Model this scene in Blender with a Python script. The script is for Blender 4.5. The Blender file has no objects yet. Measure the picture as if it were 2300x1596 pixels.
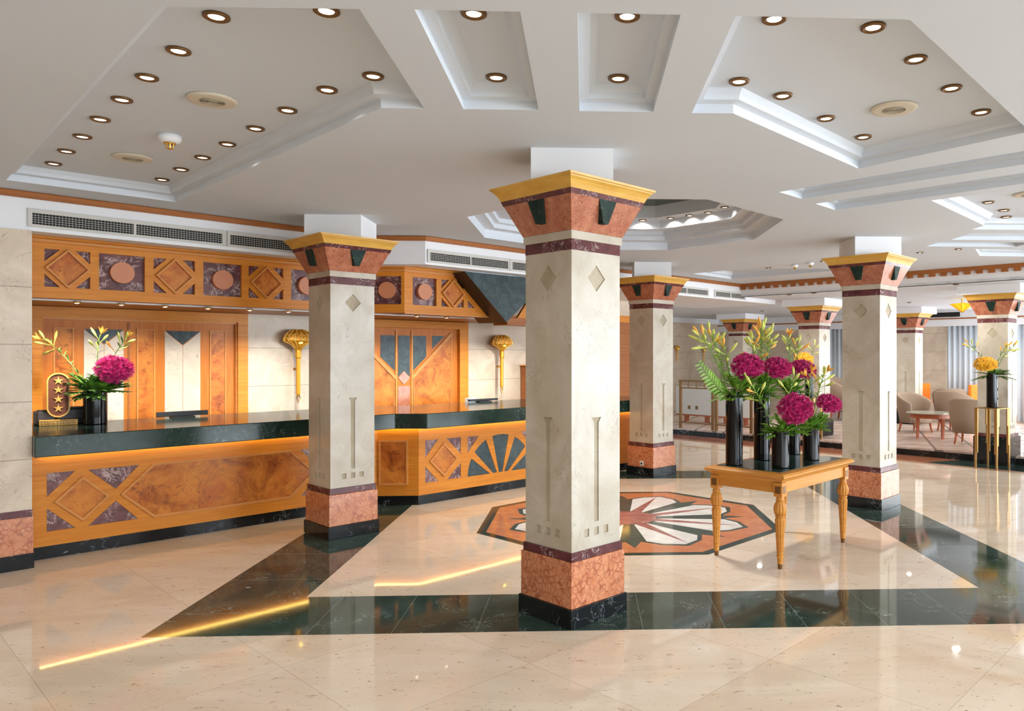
import bpy, math, random
from mathutils import Vector, Matrix
from mathutils.geometry import tessellate_polygon
random.seed(7)
R2 = math.sqrt(2.0); S5 = math.sqrt(.5); PI = math.pi
COL = bpy.context.scene.collection
SC = bpy.context.scene

# ------------------------------------------------------------------ helpers
def lin(r, g, b):
    f = lambda c: (c/255/12.92) if c/255 <= .04045 else ((c/255+.055)/1.055)**2.4
    return (f(r), f(g), f(b), 1)

class Frame:
    """vertical plane frame: s along, z up, d towards the room"""
    def __init__(s, n, ang=45):
        a = math.radians(ang); s.U = (math.cos(a), math.sin(a)); s.N = (math.sin(a), -math.cos(a)); s.n = n
    def __call__(s, a, z, d=0):
        k = s.n+d
        return (s.N[0]*k+s.U[0]*a, s.N[1]*k+s.U[1]*a, z)
def pn(p, n, z=0): return ((p+n)/R2, (p-n)/R2, z)

class Local:
    """frame for local building: x, z, depth towards -y, at origin, rotated"""
    def __init__(s, y=0, rot=0): s.y = y; s.c = math.cos(rot); s.s = math.sin(rot)
    def __call__(s, a, z, d=0):
        x, y = a, s.y-d
        return (x*s.c-y*s.s, x*s.s+y*s.c, z)

class MB:
    def __init__(s): s.v = []; s.f = []
    def add(s, v, f):
        o = len(s.v); s.v += [tuple(p) for p in v]; s.f += [tuple(i+o for i in q) for q in f]; return s
    def box(s, x0, x1, y0, y1, z0, z1, fr=None):
        v = [(x, y, z) for z in (z0, z1) for x, y in ((x0, y0), (x1, y0), (x1, y1), (x0, y1))]
        return s.add(v, [(0,3,2,1), (4,5,6,7), (0,1,5,4), (1,2,6,5), (2,3,7,6), (3,0,4,7)])
    def fbox(s, fr, a0, a1, z0, z1, d0, d1):
        v = [fr(a, z, d) for d in (d0, d1) for a, z in ((a0, z0), (a1, z0), (a1, z1), (a0, z1))]
        return s.add(v, [(0,3,2,1), (4,5,6,7), (0,1,5,4), (1,2,6,5), (2,3,7,6), (3,0,4,7)])
    def plate(s, fr, outer, holes=(), d0=0, d1=.01, floor=False, back=False, rim=True):
        loops = [list(outer)]+[list(h) for h in holes]
        flat = [p for l in loops for p in l]
        tris = tessellate_polygon([[Vector((p[0], p[1], 0)) for p in l] for l in loops])
        s.add([fr(p[0], p[1], d1) for p in flat], tris)
        for l in (loops if rim else loops[1:]):
            m = len(l)
            s.add([fr(p[0], p[1], d1) for p in l]+[fr(p[0], p[1], d0) for p in l],
                  [(i, (i+1) % m, (i+1) % m+m, i+m) for i in range(m)])
        if back: s.add([fr(p[0], p[1], d0) for p in flat], tris)
        if floor:
            for l in loops[1:]:
                s.add([fr(p[0], p[1], d0) for p in l], tessellate_polygon([[Vector((p[0], p[1], 0)) for p in l]]))
        return s
    def sqloft(s, prof, cx=0, cy=0, cap=True):
        v = []; f = []
        for h, z in prof: v += [(cx-h, cy-h, z), (cx+h, cy-h, z), (cx+h, cy+h, z), (cx-h, cy+h, z)]
        for i in range(len(prof)-1):
            for k in range(4): f.append((4*i+k, 4*i+(k+1) % 4, 4*i+4+(k+1) % 4, 4*i+4+k))
        if cap: f += [(3,2,1,0), tuple(len(v)-4+i for i in range(4))]
        return s.add(v, f)
    def lathe(s, prof, cx=0, cy=0, seg=24, sx=1, sy=1, flute=0, fn=0):
        v = []; f = []; m = len(prof)
        for r, z in prof:
            for k in range(seg):
                a = 2*PI*k/seg; rr = r*(1-(flute if (fn and (k*fn*2//seg) % 2) else 0))
                v.append((cx+rr*math.cos(a)*sx, cy+rr*math.sin(a)*sy, z))
        for i in range(m-1):
            for k in range(seg): f.append((i*seg+k, i*seg+(k+1) % seg, (i+1)*seg+(k+1) % seg, (i+1)*seg+k))
        if prof[0][0] > 1e-4: f.append(tuple(reversed(range(seg))))
        if prof[-1][0] > 1e-4: f.append(tuple((m-1)*seg+k for k in range(seg)))
        return s.add(v, f)
    def tube(s, pts, rad, seg=6):
        n = len(pts); rad = rad if isinstance(rad, (list, tuple)) else [rad]*n
        v = []; f = []
        for i, p in enumerate(pts):
            p = Vector(p); a = Vector(pts[max(0, i-1)]); b = Vector(pts[min(n-1, i+1)])
            t = (b-a).normalized(); u = t.orthogonal().normalized() if i == 0 else (u-t*u.dot(t)).normalized(); w = t.cross(u)
            for k in range(seg):
                an = 2*PI*k/seg; v.append(p+(u*math.cos(an)+w*math.sin(an))*rad[i])
        for i in range(n-1):
            for k in range(seg): f.append((i*seg+k, i*seg+(k+1) % seg, (i+1)*seg+(k+1) % seg, (i+1)*seg+k))
        f += [tuple(reversed(range(seg))), tuple((n-1)*seg+k for k in range(seg))]
        return s.add(v, f)
    def leaf(s, base, direc, length, width, droop=.2, up=(0,0,1), segs=5, fold=.15):
        d = Vector(direc).normalized(); side = d.cross(Vector(up))
        if side.length < .05: side = d.cross(Vector((1, 0, .2)))
        side.normalize(); nrm = side.cross(d)
        v = []; f = []
        for i in range(segs+1):
            t = i/segs; w = width*math.sin(PI*min(.97, t*.92+.08))**.8*.5
            c = Vector(base)+d*length*t+Vector((0, 0, -1))*droop*length*t*t
            v += [c-side*w+nrm*w*fold*2, c, c+side*w+nrm*w*fold*2]
        for i in range(segs):
            o = 3*i; f += [(o, o+1, o+4, o+3), (o+1, o+2, o+5, o+4)]
        return s.add(v, f)
    def build(s, name, m, parent=None, smooth=False, bevel=0, world=True):
        off = Vector((0, 0, 0))
        if parent is not None and world:
            q = parent
            while q.parent: q = q.parent
            off = Vector(q.location)
        elif parent is None:
            xs = [p[0] for p in s.v]; ys = [p[1] for p in s.v]; zs = [p[2] for p in s.v]
            off = Vector(((min(xs)+max(xs))/2, (min(ys)+max(ys))/2, min(zs)))
        me = bpy.data.meshes.new(name)
        me.from_pydata([(p[0]-off.x, p[1]-off.y, p[2]-off.z) for p in s.v], [], s.f)
        me.validate()
        import bmesh
        bm = bmesh.new(); bm.from_mesh(me)
        bmesh.ops.remove_doubles(bm, verts=bm.verts, dist=1e-5)
        bmesh.ops.recalc_face_normals(bm, faces=bm.faces); bm.to_mesh(me); bm.free()
        if smooth: me.polygons.foreach_set('use_smooth', [True]*len(me.polygons))
        me.materials.append(m)
        o = bpy.data.objects.new(name, me); COL.objects.link(o)
        if parent is None: o.location = off
        else: o.parent = parent
        if bevel:
            b = o.modifiers.new('bevel', 'BEVEL'); b.width = bevel; b.segments = 2; b.limit_method = 'ANGLE'; b.angle_limit = .6
        return o

def offset(poly, k):
    """miter offset towards the inside of a polygon"""
    n = len(poly)
    area = sum(poly[i][0]*poly[(i+1) % n][1]-poly[(i+1) % n][0]*poly[i][1] for i in range(n))
    sg = 1 if area > 0 else -1
    out = []
    for i in range(n):
        a, b, c = Vector(poly[i-1]), Vector(poly[i]), Vector(poly[(i+1) % n])
        e1 = (b-a).normalized(); e2 = (c-b).normalized()
        n1 = Vector((-e1.y, e1.x))*sg; n2 = Vector((-e2.y, e2.x))*sg
        m = n1+n2; m = m/max(.2, (1+n1.dot(n2)))
        out.append((b.x+m.x*k, b.y+m.y*k))
    return out
def rect(a0, a1, z0, z1): return [(a0, z0), (a1, z0), (a1, z1), (a0, z1)]
def diamond(c, z, h, hz=None): hz = hz or h; return [(c, z-hz), (c+h, z), (c, z+hz), (c-h, z)]

def tag(o, label=None, cat=None, group=None, kind=None):
    if label: o['label'] = label
    if cat: o['category'] = cat
    if group: o['group'] = group
    if kind: o['kind'] = kind
    return o
def thing(name, label, cat, loc=(0, 0, 0), rz=0, group=None, kind=None):
    o = bpy.data.objects.new(name, None); COL.objects.link(o); o.location = loc; o.rotation_euler = (0, 0, rz)
    o.empty_display_size = .1
    return tag(o, label, cat, group, kind)
def dup(root, loc=None, rz=None, label=None, group=None, scale=None, name=None):
    r = root.copy(); COL.objects.link(r)
    if name: r.name = name
    if loc is not None: r.location = loc
    if rz is not None: r.rotation_euler = (0, 0, rz)
    if scale is not None: r.scale = scale
    if label: r['label'] = label
    if group: r['group'] = group
    for ch in list(root.children):
        c = ch.copy(); COL.objects.link(c); c.parent = r
        for g in list(ch.children):
            d = g.copy(); COL.objects.link(d); d.parent = c
    return r
def struct(o, label=None, cat=None):
    o['kind'] = 'structure'
    if label: o['label'] = label
    if cat: o['category'] = cat
    return o

# ------------------------------------------------------------------ materials
class NT:
    def __init__(s, name):
        s.m = bpy.data.materials.new(name); s.m.use_nodes = True
        s.t = s.m.node_tree; s.b = s.t.nodes['Principled BSDF']
    def n(s, typ, **kw):
        x = s.t.nodes.new(typ)
        for k, v in kw.items(): setattr(x, k, v)
        return x
    def l(s, a, b): s.t.links.new(a, b)
    def math(s, op, a, b=None, c=None):
        x = s.n('ShaderNodeMath', operation=op)
        for i, q in enumerate((a, b, c)):
            if q is None: continue
            if isinstance(q, (int, float)): x.inputs[i].default_value = q
            else: s.l(q, x.inputs[i])
        return x.outputs[0]
    def pos(s): return s.n('ShaderNodeNewGeometry').outputs['Position']
    def map(s, vec, scale=(1, 1, 1), rot=(0, 0, 0), loc=(0, 0, 0)):
        m = s.n('ShaderNodeMapping'); s.l(vec, m.inputs[0])
        m.inputs['Location'].default_value = loc; m.inputs['Rotation'].default_value = rot; m.inputs['Scale'].default_value = scale
        return m.outputs[0]
    def noise(s, vec, scale, detail=4, dist=0, rough=.55):
        x = s.n('ShaderNodeTexNoise'); s.l(vec, x.inputs['Vector'])
        x.inputs['Scale'].default_value = scale; x.inputs['Detail'].default_value = detail
        x.inputs['Distortion'].default_value = dist; x.inputs['Roughness'].default_value = rough
        return x.outputs['Fac']
    def rng(s, v, a, b, c=0, d=1):
        x = s.n('ShaderNodeMapRange'); s.l(v, x.inputs[0])
        for i, q in enumerate((a, b, c, d)): x.inputs[i+1].default_value = q
        return x.outputs[0]
    def mix(s, f, a, b):
        x = s.n('ShaderNodeMix', data_type='RGBA')
        if isinstance(f, (int, float)): x.inputs['Factor'].default_value = f
        else: s.l(f, x.inputs['Factor'])
        for k, q in ((6, a), (7, b)):
            if isinstance(q, tuple): x.inputs[k].default_value = q
            else: s.l(q, x.inputs[k])
        return x.outputs[2]
    def vein(s, vec, scale, width, dist=1.2, detail=5):
        f = s.noise(vec, scale, detail, dist)
        return s.rng(s.math('ABSOLUTE', s.math('SUBTRACT', f, .5)), 0, width, 1, 0)
    def fin(s, col, rough=.3, metal=0, spec=.5, bump=None, bstr=.1):
        if isinstance(col, tuple): s.b.inputs['Base Color'].default_value = col
        else: s.l(col, s.b.inputs['Base Color'])
        if isinstance(rough, (int, float)): s.b.inputs['Roughness'].default_value = rough
        else: s.l(rough, s.b.inputs['Roughness'])
        s.b.inputs['Metallic'].default_value = metal
        s.b.inputs['Specular IOR Level'].default_value = spec
        if bump is not None:
            x = s.n('ShaderNodeBump'); x.inputs['Strength'].default_value = bstr; x.inputs['Distance'].default_value = .01
            s.l(bump, x.inputs['Height']); s.l(x.outputs[0], s.b.inputs['Normal'])
        return s.m
def plain(name, c, rough=.5, metal=0, spec=.5): return NT(name).fin(lin(*c), rough, metal, spec)
def emis(name, c, st):
    t = NT(name); t.b.inputs['Base Color'].default_value = lin(*c)
    t.b.inputs['Emission Color'].default_value = lin(*c); t.b.inputs['Emission Strength'].default_value = st
    return t.m
def marble(name, c1, c2, vc, sc=3, vs=5, vw=.012, rough=.15, dist=1.2, vamt=1., vs2=None, mask=True, spec=.28):
    t = NT(name); p = t.pos()
    col = t.mix(t.rng(t.noise(p, sc, 5, .6), .35, .65), lin(*c1), lin(*c2))
    v = t.vein(p, vs, vw, dist)
    if mask: v = t.math('MULTIPLY', v, t.rng(t.noise(p, vs*.6, 2), .48, .6))
    col = t.mix(t.math('MULTIPLY', v, vamt), col, lin(*vc))
    if vs2: col = t.mix(t.math('MULTIPLY', t.vein(p, vs2, vw*1.3, 2.0), .5*vamt), col, lin(*vc))
    return t.fin(col, rough, spec=spec)
def cream(name, joints=False, rough=.3, c1=(206, 198, 182), c2=(184, 171, 150)):
    t = NT(name); p = t.pos()
    col = t.mix(t.rng(t.noise(p, 2.6, 6, 1.2), .34, .68), lin(*c1), lin(*c2))
    v = t.math('MULTIPLY', t.vein(p, 5.5, .010, 2.2), t.rng(t.noise(p, 4, 2), .47, .62))
    col = t.mix(t.math('MULTIPLY', v, .7), col, lin(132, 112, 88))
    sp = t.noise(t.map(p, (1, 1, .45)), 46, 2, .4)
    col = t.mix(t.math('MULTIPLY', t.rng(sp, .69, .77), .6), col, lin(120, 112, 92))
    if joints:
        sep = t.n('ShaderNodeSeparateXYZ'); t.l(p, sep.inputs[0])
        fz = t.math('FRACT', t.math('DIVIDE', t.math('SUBTRACT', sep.outputs[2], .395), .445))
        j = t.math('LESS_THAN', fz, .016)
        col = t.mix(t.math('MULTIPLY', j, .65), col, lin(120, 104, 84))
    return t.fin(col, rough)
def rosso(name, c1, c2, vc, sc=28):
    t = NT(name); p = t.pos()
    nz = t.n('ShaderNodeTexNoise'); t.l(p, nz.inputs['Vector']); nz.inputs['Scale'].default_value = 11; nz.inputs['Detail'].default_value = 3
    vm = t.n('ShaderNodeVectorMath', operation='MULTIPLY_ADD'); t.l(nz.outputs['Color'], vm.inputs[0]); vm.inputs[1].default_value = (.07, .07, .07); t.l(p, vm.inputs[2])
    vo = t.n('ShaderNodeTexVoronoi', feature='DISTANCE_TO_EDGE'); t.l(vm.outputs[0], vo.inputs['Vector']); vo.inputs['Scale'].default_value = sc
    col = t.mix(t.rng(t.noise(p, 16, 4), .35, .65), lin(*c1), lin(*c2))
    e = t.rng(vo.outputs['Distance'], .0, .16, 1, 0)
    e = t.math('MULTIPLY', e, t.rng(t.noise(p, 14, 2), .36, .6, .25, 1))
    col = t.mix(t.math('MULTIPLY', e, .8), col, lin(*vc))
    return t.fin(col, .2)
def wood(name, c1, c2, vertical=False, rough=.35):
    t = NT(name); p = t.pos()
    m = t.map(p, (14, 14, .7) if vertical else (.7, .7, 16))
    f = t.noise(m, 2.2, 6, .8)
    f2 = t.noise(m, 9, 3, .2)
    col = t.mix(t.rng(f, .3, .7), lin(*c1), lin(*c2))
    col = t.mix(t.rng(f2, .3, .9, 0, .35), col, lin(*[int(c*.72) for c in c2]))
    return t.fin(col, rough, spec=.22)
def burl(name, c1=(216, 136, 58), c2=(186, 100, 40), c3=(104, 50, 24)):
    t = NT(name); p = t.pos()
    f = t.noise(p, 4.5, 8, .7, .68)
    col = t.mix(t.rng(f, .38, .64), lin(*c1), lin(*c2))
    v = t.math('MULTIPLY', t.vein(p, 5, .022, 1.6, 6), t.rng(t.noise(p, 3.5, 2), .46, .6))
    col = t.mix(t.math('MULTIPLY', t.rng(t.noise(p, 3.2, 7, .8, .72), .50, .66), .8), col, lin(132, 66, 30))
    col = t.mix(t.math('MULTIPLY', v, .6), col, lin(*c3))
    vo = t.n('ShaderNodeTexVoronoi'); t.l(p, vo.inputs['Vector']); vo.inputs['Scale'].default_value = 22
    d = t.math('MULTIPLY', t.rng(vo.outputs['Distance'], .1, .3, 1, 0), t.rng(t.noise(p, 4.5, 2), .55, .62))
    col = t.mix(t.math('MULTIPLY', d, .8), col, lin(*c3))
    return t.fin(col, .3, spec=.22)

M = {}
M['shaft'] = cream('column_cream_marble')
M['shaft_matt_shaded'] = cream('column_cream_marble_matt_shaded', False, .8, (194, 182, 160), (170, 155, 130))  # matt and darker: recess shade painted into the carved floors
M['wallstone'] = cream('wall_cream_marble', True, .35, (222, 206, 184), (202, 184, 160))
M['rosso'] = rosso('red_brecciated_marble', (219, 150, 108), (204, 126, 86), (140, 62, 42), 26)
M['rosso2'] = rosso('red_capital_marble', (198, 130, 98), (178, 106, 78), (120, 58, 40), 60)
M['purple'] = marble('purple_marble', (108, 58, 58), (84, 42, 44), (226, 204, 200), 9, 12, .02, .2, 2.2, .9)
def purple_v():
    t = NT('purple_veined_marble'); p = t.pos()
    col = t.mix(t.rng(t.noise(p, 9, 5, 1), .35, .65), lin(122, 74, 72), lin(84, 48, 50))
    v = t.math('MULTIPLY', t.vein(p, 10, .05, 2.6), t.rng(t.noise(p, 7, 2), .42, .56))
    col = t.mix(t.math('MULTIPLY', v, .9), col, lin(214, 192, 186))
    col = t.mix(t.math('MULTIPLY', t.rng(t.noise(p, 6, 4, 1.5), .58, .68), .6), col, lin(196, 168, 160))
    return t.fin(col, .3, spec=.3)
M['purple_v'] = purple_v()
M['green'] = marble('dark_green_marble', (38, 60, 51), (25, 43, 37), (150, 172, 160), 5, 5, .007, .12, 2, .75)
M['green_k'] = marble('satin_green_marble', (40, 58, 50), (26, 42, 37), (120, 145, 132), 9, 9, .01, .5, 2, .6, spec=.12)
M['greenwall'] = marble('blue_green_marble', (66, 82, 84), (44, 58, 62), (120, 140, 140), 12, 9, .012, .3, 2, .5)
M['doorstone'] = cream('door_cream_marble', False, .35, (220, 204, 184), (200, 184, 162))
M['black'] = marble('black_marble', (30, 33, 34), (20, 22, 24), (176, 184, 184), 5, 5, .008, .12, 1.8, .8)
M['white'] = plain('white_paint', (238, 240, 243), .6)
M['ceil'] = plain('ceiling_paint', (214, 221, 229), .7)
M['gold'] = (lambda t: t.fin(t.mix(t.rng(t.noise(t.map(t.pos(), (2, 2, 8)), 3, 3), .3, .7), lin(226, 178, 82), lin(208, 156, 62)), .38))(NT('gold_leaf_paint'))
M['brass'] = plain('polished_brass', (214, 170, 84), .22, 1)
M['gilt_pale'] = plain('pale_gilt', (250, 210, 110), .35, .2)
M['shell'] = plain('amber_gilt', (216, 146, 34), .35, .3)
M['brass_sat'] = plain('brushed_brass', (176, 140, 86), .38, .9)
M['brass_dark'] = plain('aged_brass', (122, 88, 50), .4, .6)
M['sconce'] = plain('bright_gilt', (236, 170, 52), .38, .45)
M['wood'] = wood('honey_wood', (228, 150, 56), (210, 126, 40))
M['wood_v'] = wood('honey_wood_upright', (214, 132, 54), (194, 108, 38), True)
M['wood_dk'] = wood('brown_wood', (180, 114, 62), (158, 94, 48))
M['wood_lite'] = wood('moulding_wood', (224, 156, 88), (210, 138, 70))
M['table'] = wood('table_wood', (222, 156, 74), (206, 134, 56))
M['redwood'] = plain('reddish_wood', (170, 88, 48), .4)
M['burl'] = burl('burl_veneer')
M['disc'] = plain('salmon_disc', (206, 134, 96), .5)
M['dark'] = plain('vent_dark', (22, 22, 22), .8)
M['grey'] = plain('vent_grey', (205, 203, 196), .5)
M['blackp'] = plain('black_plastic', (26, 25, 26), .4)
M['printer'] = plain('dark_brown_plastic', (58, 48, 46), .45)
M['vase'] = plain('black_gloss_glass', (8, 9, 11), .07, 0, .3)
M['stem'] = plain('stem_green', (112, 142, 62), .5)
M['leaf'] = (lambda t: t.fin(t.mix(t.rng(t.noise(t.pos(), 14, 2), .35, .65), lin(98, 152, 48), lin(156, 198, 76)), .42))(NT('leaf_green'))
M['leaf_d'] = (lambda t: t.fin(t.mix(t.rng(t.noise(t.pos(), 14, 2), .35, .65), lin(68, 108, 46), lin(108, 150, 62)), .4))(NT('leaf_dark_green'))
M['bud'] = plain('bud_yellow_green', (204, 210, 104), .5)
M['bud_o'] = plain('bud_orange', (244, 178, 74), .5)
M['bloom'] = (lambda t: t.fin(t.mix(t.rng(t.noise(t.pos(), 40, 2), .35, .65), lin(228, 62, 142), lin(178, 28, 100)), .5))(NT('magenta_petal'))
M['bloom_y'] = (lambda t: t.fin(t.mix(t.rng(t.noise(t.pos(), 40, 2), .35, .65), lin(254, 216, 84), lin(248, 188, 44)), .5))(NT('yellow_petal'))
M['fabric'] = plain('taupe_fabric', (152, 131, 112), .9, 0, .2)
M['orange'] = plain('orange_fabric', (244, 134, 44), .8, 0, .2)
M['glass_top'] = plain('frosted_glass_top', (170, 172, 156), .15)
M['curtain'] = plain('pale_curtain', (206, 214, 220), .8, 0, .2)
M['plaque'] = plain('brown_plaque', (112, 68, 50), .6, 0, .15)
M['whiteboard'] = plain('white_laminate', (214, 210, 200), .4)
M['lamp'] = emis('lamp_glow', (255, 240, 215), 5)
M['led'] = emis('led_strip', (255, 214, 110), 15)
M['warm'] = emis('warm_bulb', (255, 220, 80), 7)
M['sky'] = emis('daylight_window', (214, 230, 244), 2.2)
M['amber'] = emis('amber_glass', (236, 180, 20), .55)
M['mwhite'] = marble('white_marble', (232, 228, 222), (212, 206, 200), (170, 160, 156), 5, 6, .012, .12, 1.5, .5)
M['mpurple'] = marble('rose_purple_marble', (160, 100, 92), (140, 82, 78), (206, 160, 150), 8, 8, .02, .12, 2, .6)
M['morange'] = marble('orange_inlay_marble', (208, 134, 90), (192, 112, 70), (226, 168, 130), 6, 10, .02, .12, 2, .5)
M['mgreen'] = marble('green_inlay_marble', (74, 84, 74), (54, 64, 58), (150, 160, 150), 6, 7, .008, .1, 2, .5)
M['terra'] = marble('terracotta_marble', (176, 112, 82), (160, 98, 72), (200, 150, 120), 6, 8, .012, .12, 2, .4)

def floor_mat():
    t = NT('beige_floor_marble'); p = t.pos()
    q = t.map(p, (1, 1, 1), (0, 0, math.radians(45)))
    sep = t.n('ShaderNodeSeparateXYZ'); t.l(q, sep.inputs[0])
    S = .92
    u = t.math('DIVIDE', t.math('ADD', sep.outputs[0], .3), S); v = t.math('DIVIDE', t.math('ADD', sep.outputs[1], .12), S)
    fu = t.math('FRACT', u); fv = t.math('FRACT', v)
    cx = t.n('ShaderNodeCombineXYZ'); t.l(t.math('FLOOR', u), cx.inputs[0]); t.l(t.math('FLOOR', v), cx.inputs[1])
    wn = t.n('ShaderNodeTexWhiteNoise'); t.l(cx.outputs[0], wn.inputs['Vector'])
    add = t.n('ShaderNodeVectorMath', operation='MULTIPLY_ADD'); t.l(wn.outputs['Color'], add.inputs[0]); add.inputs[1].default_value = (9, 9, 9); t.l(p, add.inputs[2])
    pp = add.outputs[0]
    col = t.mix(t.rng(t.noise(t.map(pp, (.8, 2.4, 1)), 1.3, 6, .9), .35, .68), lin(236, 218, 195), lin(221, 197, 168))
    col = t.mix(t.rng(wn.outputs['Value'], 0, 1, 0, .4), col, lin(242, 224, 206))
    fl = t.rng(t.noise(t.map(pp, (9, 24, 1)), 2.2, 3, 1.2), .64, .70)
    col = t.mix(t.math('MULTIPLY', fl, .75), col, lin(150, 112, 82))
    wp = t.rng(t.noise(t.map(pp, (2, 6, 1)), 2.2, 2, .6), .68, .8)
    col = t.mix(t.math('MULTIPLY', wp, .4), col, lin(240, 226, 212))
    j = t.math('MAXIMUM', t.math('LESS_THAN', fu, .004), t.math('LESS_THAN', fv, .004))
    col = t.mix(t.math('MULTIPLY', j, .45), col, lin(150, 126, 100))
    return t.fin(col, t.rng(t.noise(p, 4, 3), .3, .7, .02, .055), spec=.45)
def band_mat(axis):
    t = NT('green_floor_marble_%s' % 'xy'[axis]); p = t.pos()
    sep = t.n('ShaderNodeSeparateXYZ'); t.l(p, sep.inputs[0])
    f = t.math('FRACT', t.math('DIVIDE', t.math('ADD', sep.outputs[axis], .15), .5 if axis == 0 else .72))
    col = t.mix(t.rng(t.noise(p, 3, 6, 1), .35, .65), lin(64, 82, 73), lin(42, 58, 52))
    v = t.math('MULTIPLY', t.vein(p, 4.2, .008, 2.4), t.rng(t.noise(p, 3.3, 2), .5, .6))
    col = t.mix(t.math('MULTIPLY', v, .8), col, lin(176, 190, 180))
    col = t.mix(t.rng(t.noise(t.map(p, (1, 2.5, 1)), 6, 2), .72, .76), col, lin(170, 184, 174))
    j = t.math('LESS_THAN', f, .009)
    col = t.mix(t.math('MULTIPLY', j, .55), col, lin(140, 156, 146))
    return t.fin(col, .06)
def carpet_mat():
    t = NT('lounge_tile'); p = t.pos()
    q = t.map(p, (1, 1, 1), (0, 0, math.radians(20)))
    sep = t.n('ShaderNodeSeparateXYZ'); t.l(q, sep.inputs[0])
    fu = t.math('FRACT', t.math('DIVIDE', sep.outputs[0], .62)); fv = t.math('FRACT', t.math('DIVIDE', sep.outputs[1], .62))
    j = t.math('MAXIMUM', t.math('LESS_THAN', fu, .07), t.math('LESS_THAN', fv, .07))
    base = t.mix(t.rng(t.noise(t.map(p, (1, 3, 1)), 3, 4), .4, .6), lin(216, 196, 182), lin(190, 164, 148))
    return t.fin(t.mix(t.math('MULTIPLY', j, .8), base, lin(82, 66, 60)), .25)
M['floor'] = floor_mat(); M['bandx'] = band_mat(0); M['bandy'] = band_mat(1); M['lounge'] = carpet_mat()

# ------------------------------------------------------------------ camera
TH = .04308; F = 1683.557; HC = 1.65
cam = bpy.data.cameras.new('camera'); co = bpy.data.objects.new('camera', cam); COL.objects.link(co)
co.location = (0, 0, HC); co.rotation_euler = (PI/2, 0, -TH)
cam.sensor_width = 36; cam.lens = F/2300*36; cam.shift_x = -(1385.573-1150)/2300; cam.shift_y = -(798-797.392)/2300
cam.clip_start = .05; SC.camera = co
def at(px, py, f):
    """real point seen at a photo position, f metres in front of the lens"""
    r = (px-1385.573)/F*f; z = HC+(797.392-py)/F*f
    return Vector((r*math.cos(TH)+f*math.sin(TH), -r*math.sin(TH)+f*math.cos(TH), z))

# ------------------------------------------------------------------ floor
flr = Frame(0)
flat = lambda x, y, d=0: (x, y, d)
o = MB().plate(flat, [pn(-5, -9.3)[:2], pn(12.6, -13)[:2], pn(19, -13)[:2], pn(19, 8)[:2], pn(-5, 8)[:2]], (), -.05, 0).build('floor', M['floor'])
struct(o, 'polished beige marble lobby floor')
FL = o
def inlay(name, poly, z, m, holes=(), lab=None):
    q = MB().plate(flat, poly, holes, -.001, z).build(name, m, None)
    w = q.location.copy(); q.parent = FL; q.location = w-FL.location
    if lab: q['label'] = lab
    return q
inlay('marble_band', rect(-1.897, 2.796, 4.499, 5.204), .0004, M['bandx'], lab='dark green marble band across the front')
inlay('marble_band', [(-2.594, 4.499), (-1.897, 4.499), (-1.897, 10.02), (-2.594, 10.7)], .0004, M['bandy'], lab='dark green marble band on the left')
inlay('marble_band', [(2.796, 4.499), (3.497, 4.499), (3.497, 10.65), (2.796, 10.0)], .0004, M['bandy'], lab='dark green marble band on the right')
inlay('marble_band', [(-2.594, 10.65), (-1.897, 10.0), (2.796, 10.0), (3.497, 10.65)], .0004, M['bandx'], lab='dark green marble band at the back')
MC = (.43, 7.60)
def pol(r, a): return (MC[0]+r*math.cos(math.radians(a)), MC[1]+r*math.sin(math.radians(a)))
octo = lambda r: [pol(r, 22.5+45*k) for k in range(8)]
inlay('medallion_border', octo(1.55), .0008, M['green'], lab='dark octagonal border of the floor medallion')
inlay('medallion_field', octo(1.46), .0012, M['morange'])
star = []
for k in range(8):
    a = 22.5+45*k
    star += [pol(.99, a-18.5), pol(1.13, a-10.5), pol(1.24, a), pol(1.13, a+10.5), pol(.99, a+18.5), pol(1.2, a+22.5)]
inlay('medallion_star', star, .0016, M['mgreen'])
for k in range(8):
    a = 22.5+45*k-3
    a = 22.5+45*k
    inlay('medallion_petal', [pol(.32, a-13), pol(.98, a-15.5), pol(1.10, a-9), pol(1.18, a), pol(1.10, a+9), pol(.98, a+15.5), pol(.32, a+13)], .0020, M['mwhite'])
    inlay('medallion_ray', [pol(.31, a-10), pol(.31, a+12), pol(1.16, a+2)], .0023, M['mpurple'])
inlay('medallion_centre', [pol(.30, 12*k) for k in range(30)], .0026, M['mpurple'])
# terracotta strip and dark line before the lounge step
strip = lambda p0, p1, n0, n1: [pn(p0, n0)[:2], pn(p1, n0)[:2], pn(p1, n1)[:2], pn(p0, n1)[:2]]
inlay('terracotta_strip', strip(11.7, 12.36, -12.8, 8), .0006, M['terra'])
inlay('dark_border_line', strip(11.58, 11.66, -12.8, 8), .0006, M['wood_dk'])
inlay('green_marble_patch', [pn(11.7, -4.3)[:2], pn(12.36, -4.0)[:2], pn(12.36, -2.9)[:2], pn(11.7, -2.6)[:2]], .0009, M['bandx'])
# raised lounge floor
q = MB().plate(flat, strip(12.38, 19, -13, 8), (), -.02, .13)
o = q.build('floor', M['lounge']); struct(o, 'raised lounge floor of pale tiles with dark joints')
rf = MB().fbox(Frame(-12.38, -45), -13, 8, .0, .1, 0, .012).build('step_riser', M['black'], o)

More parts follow.
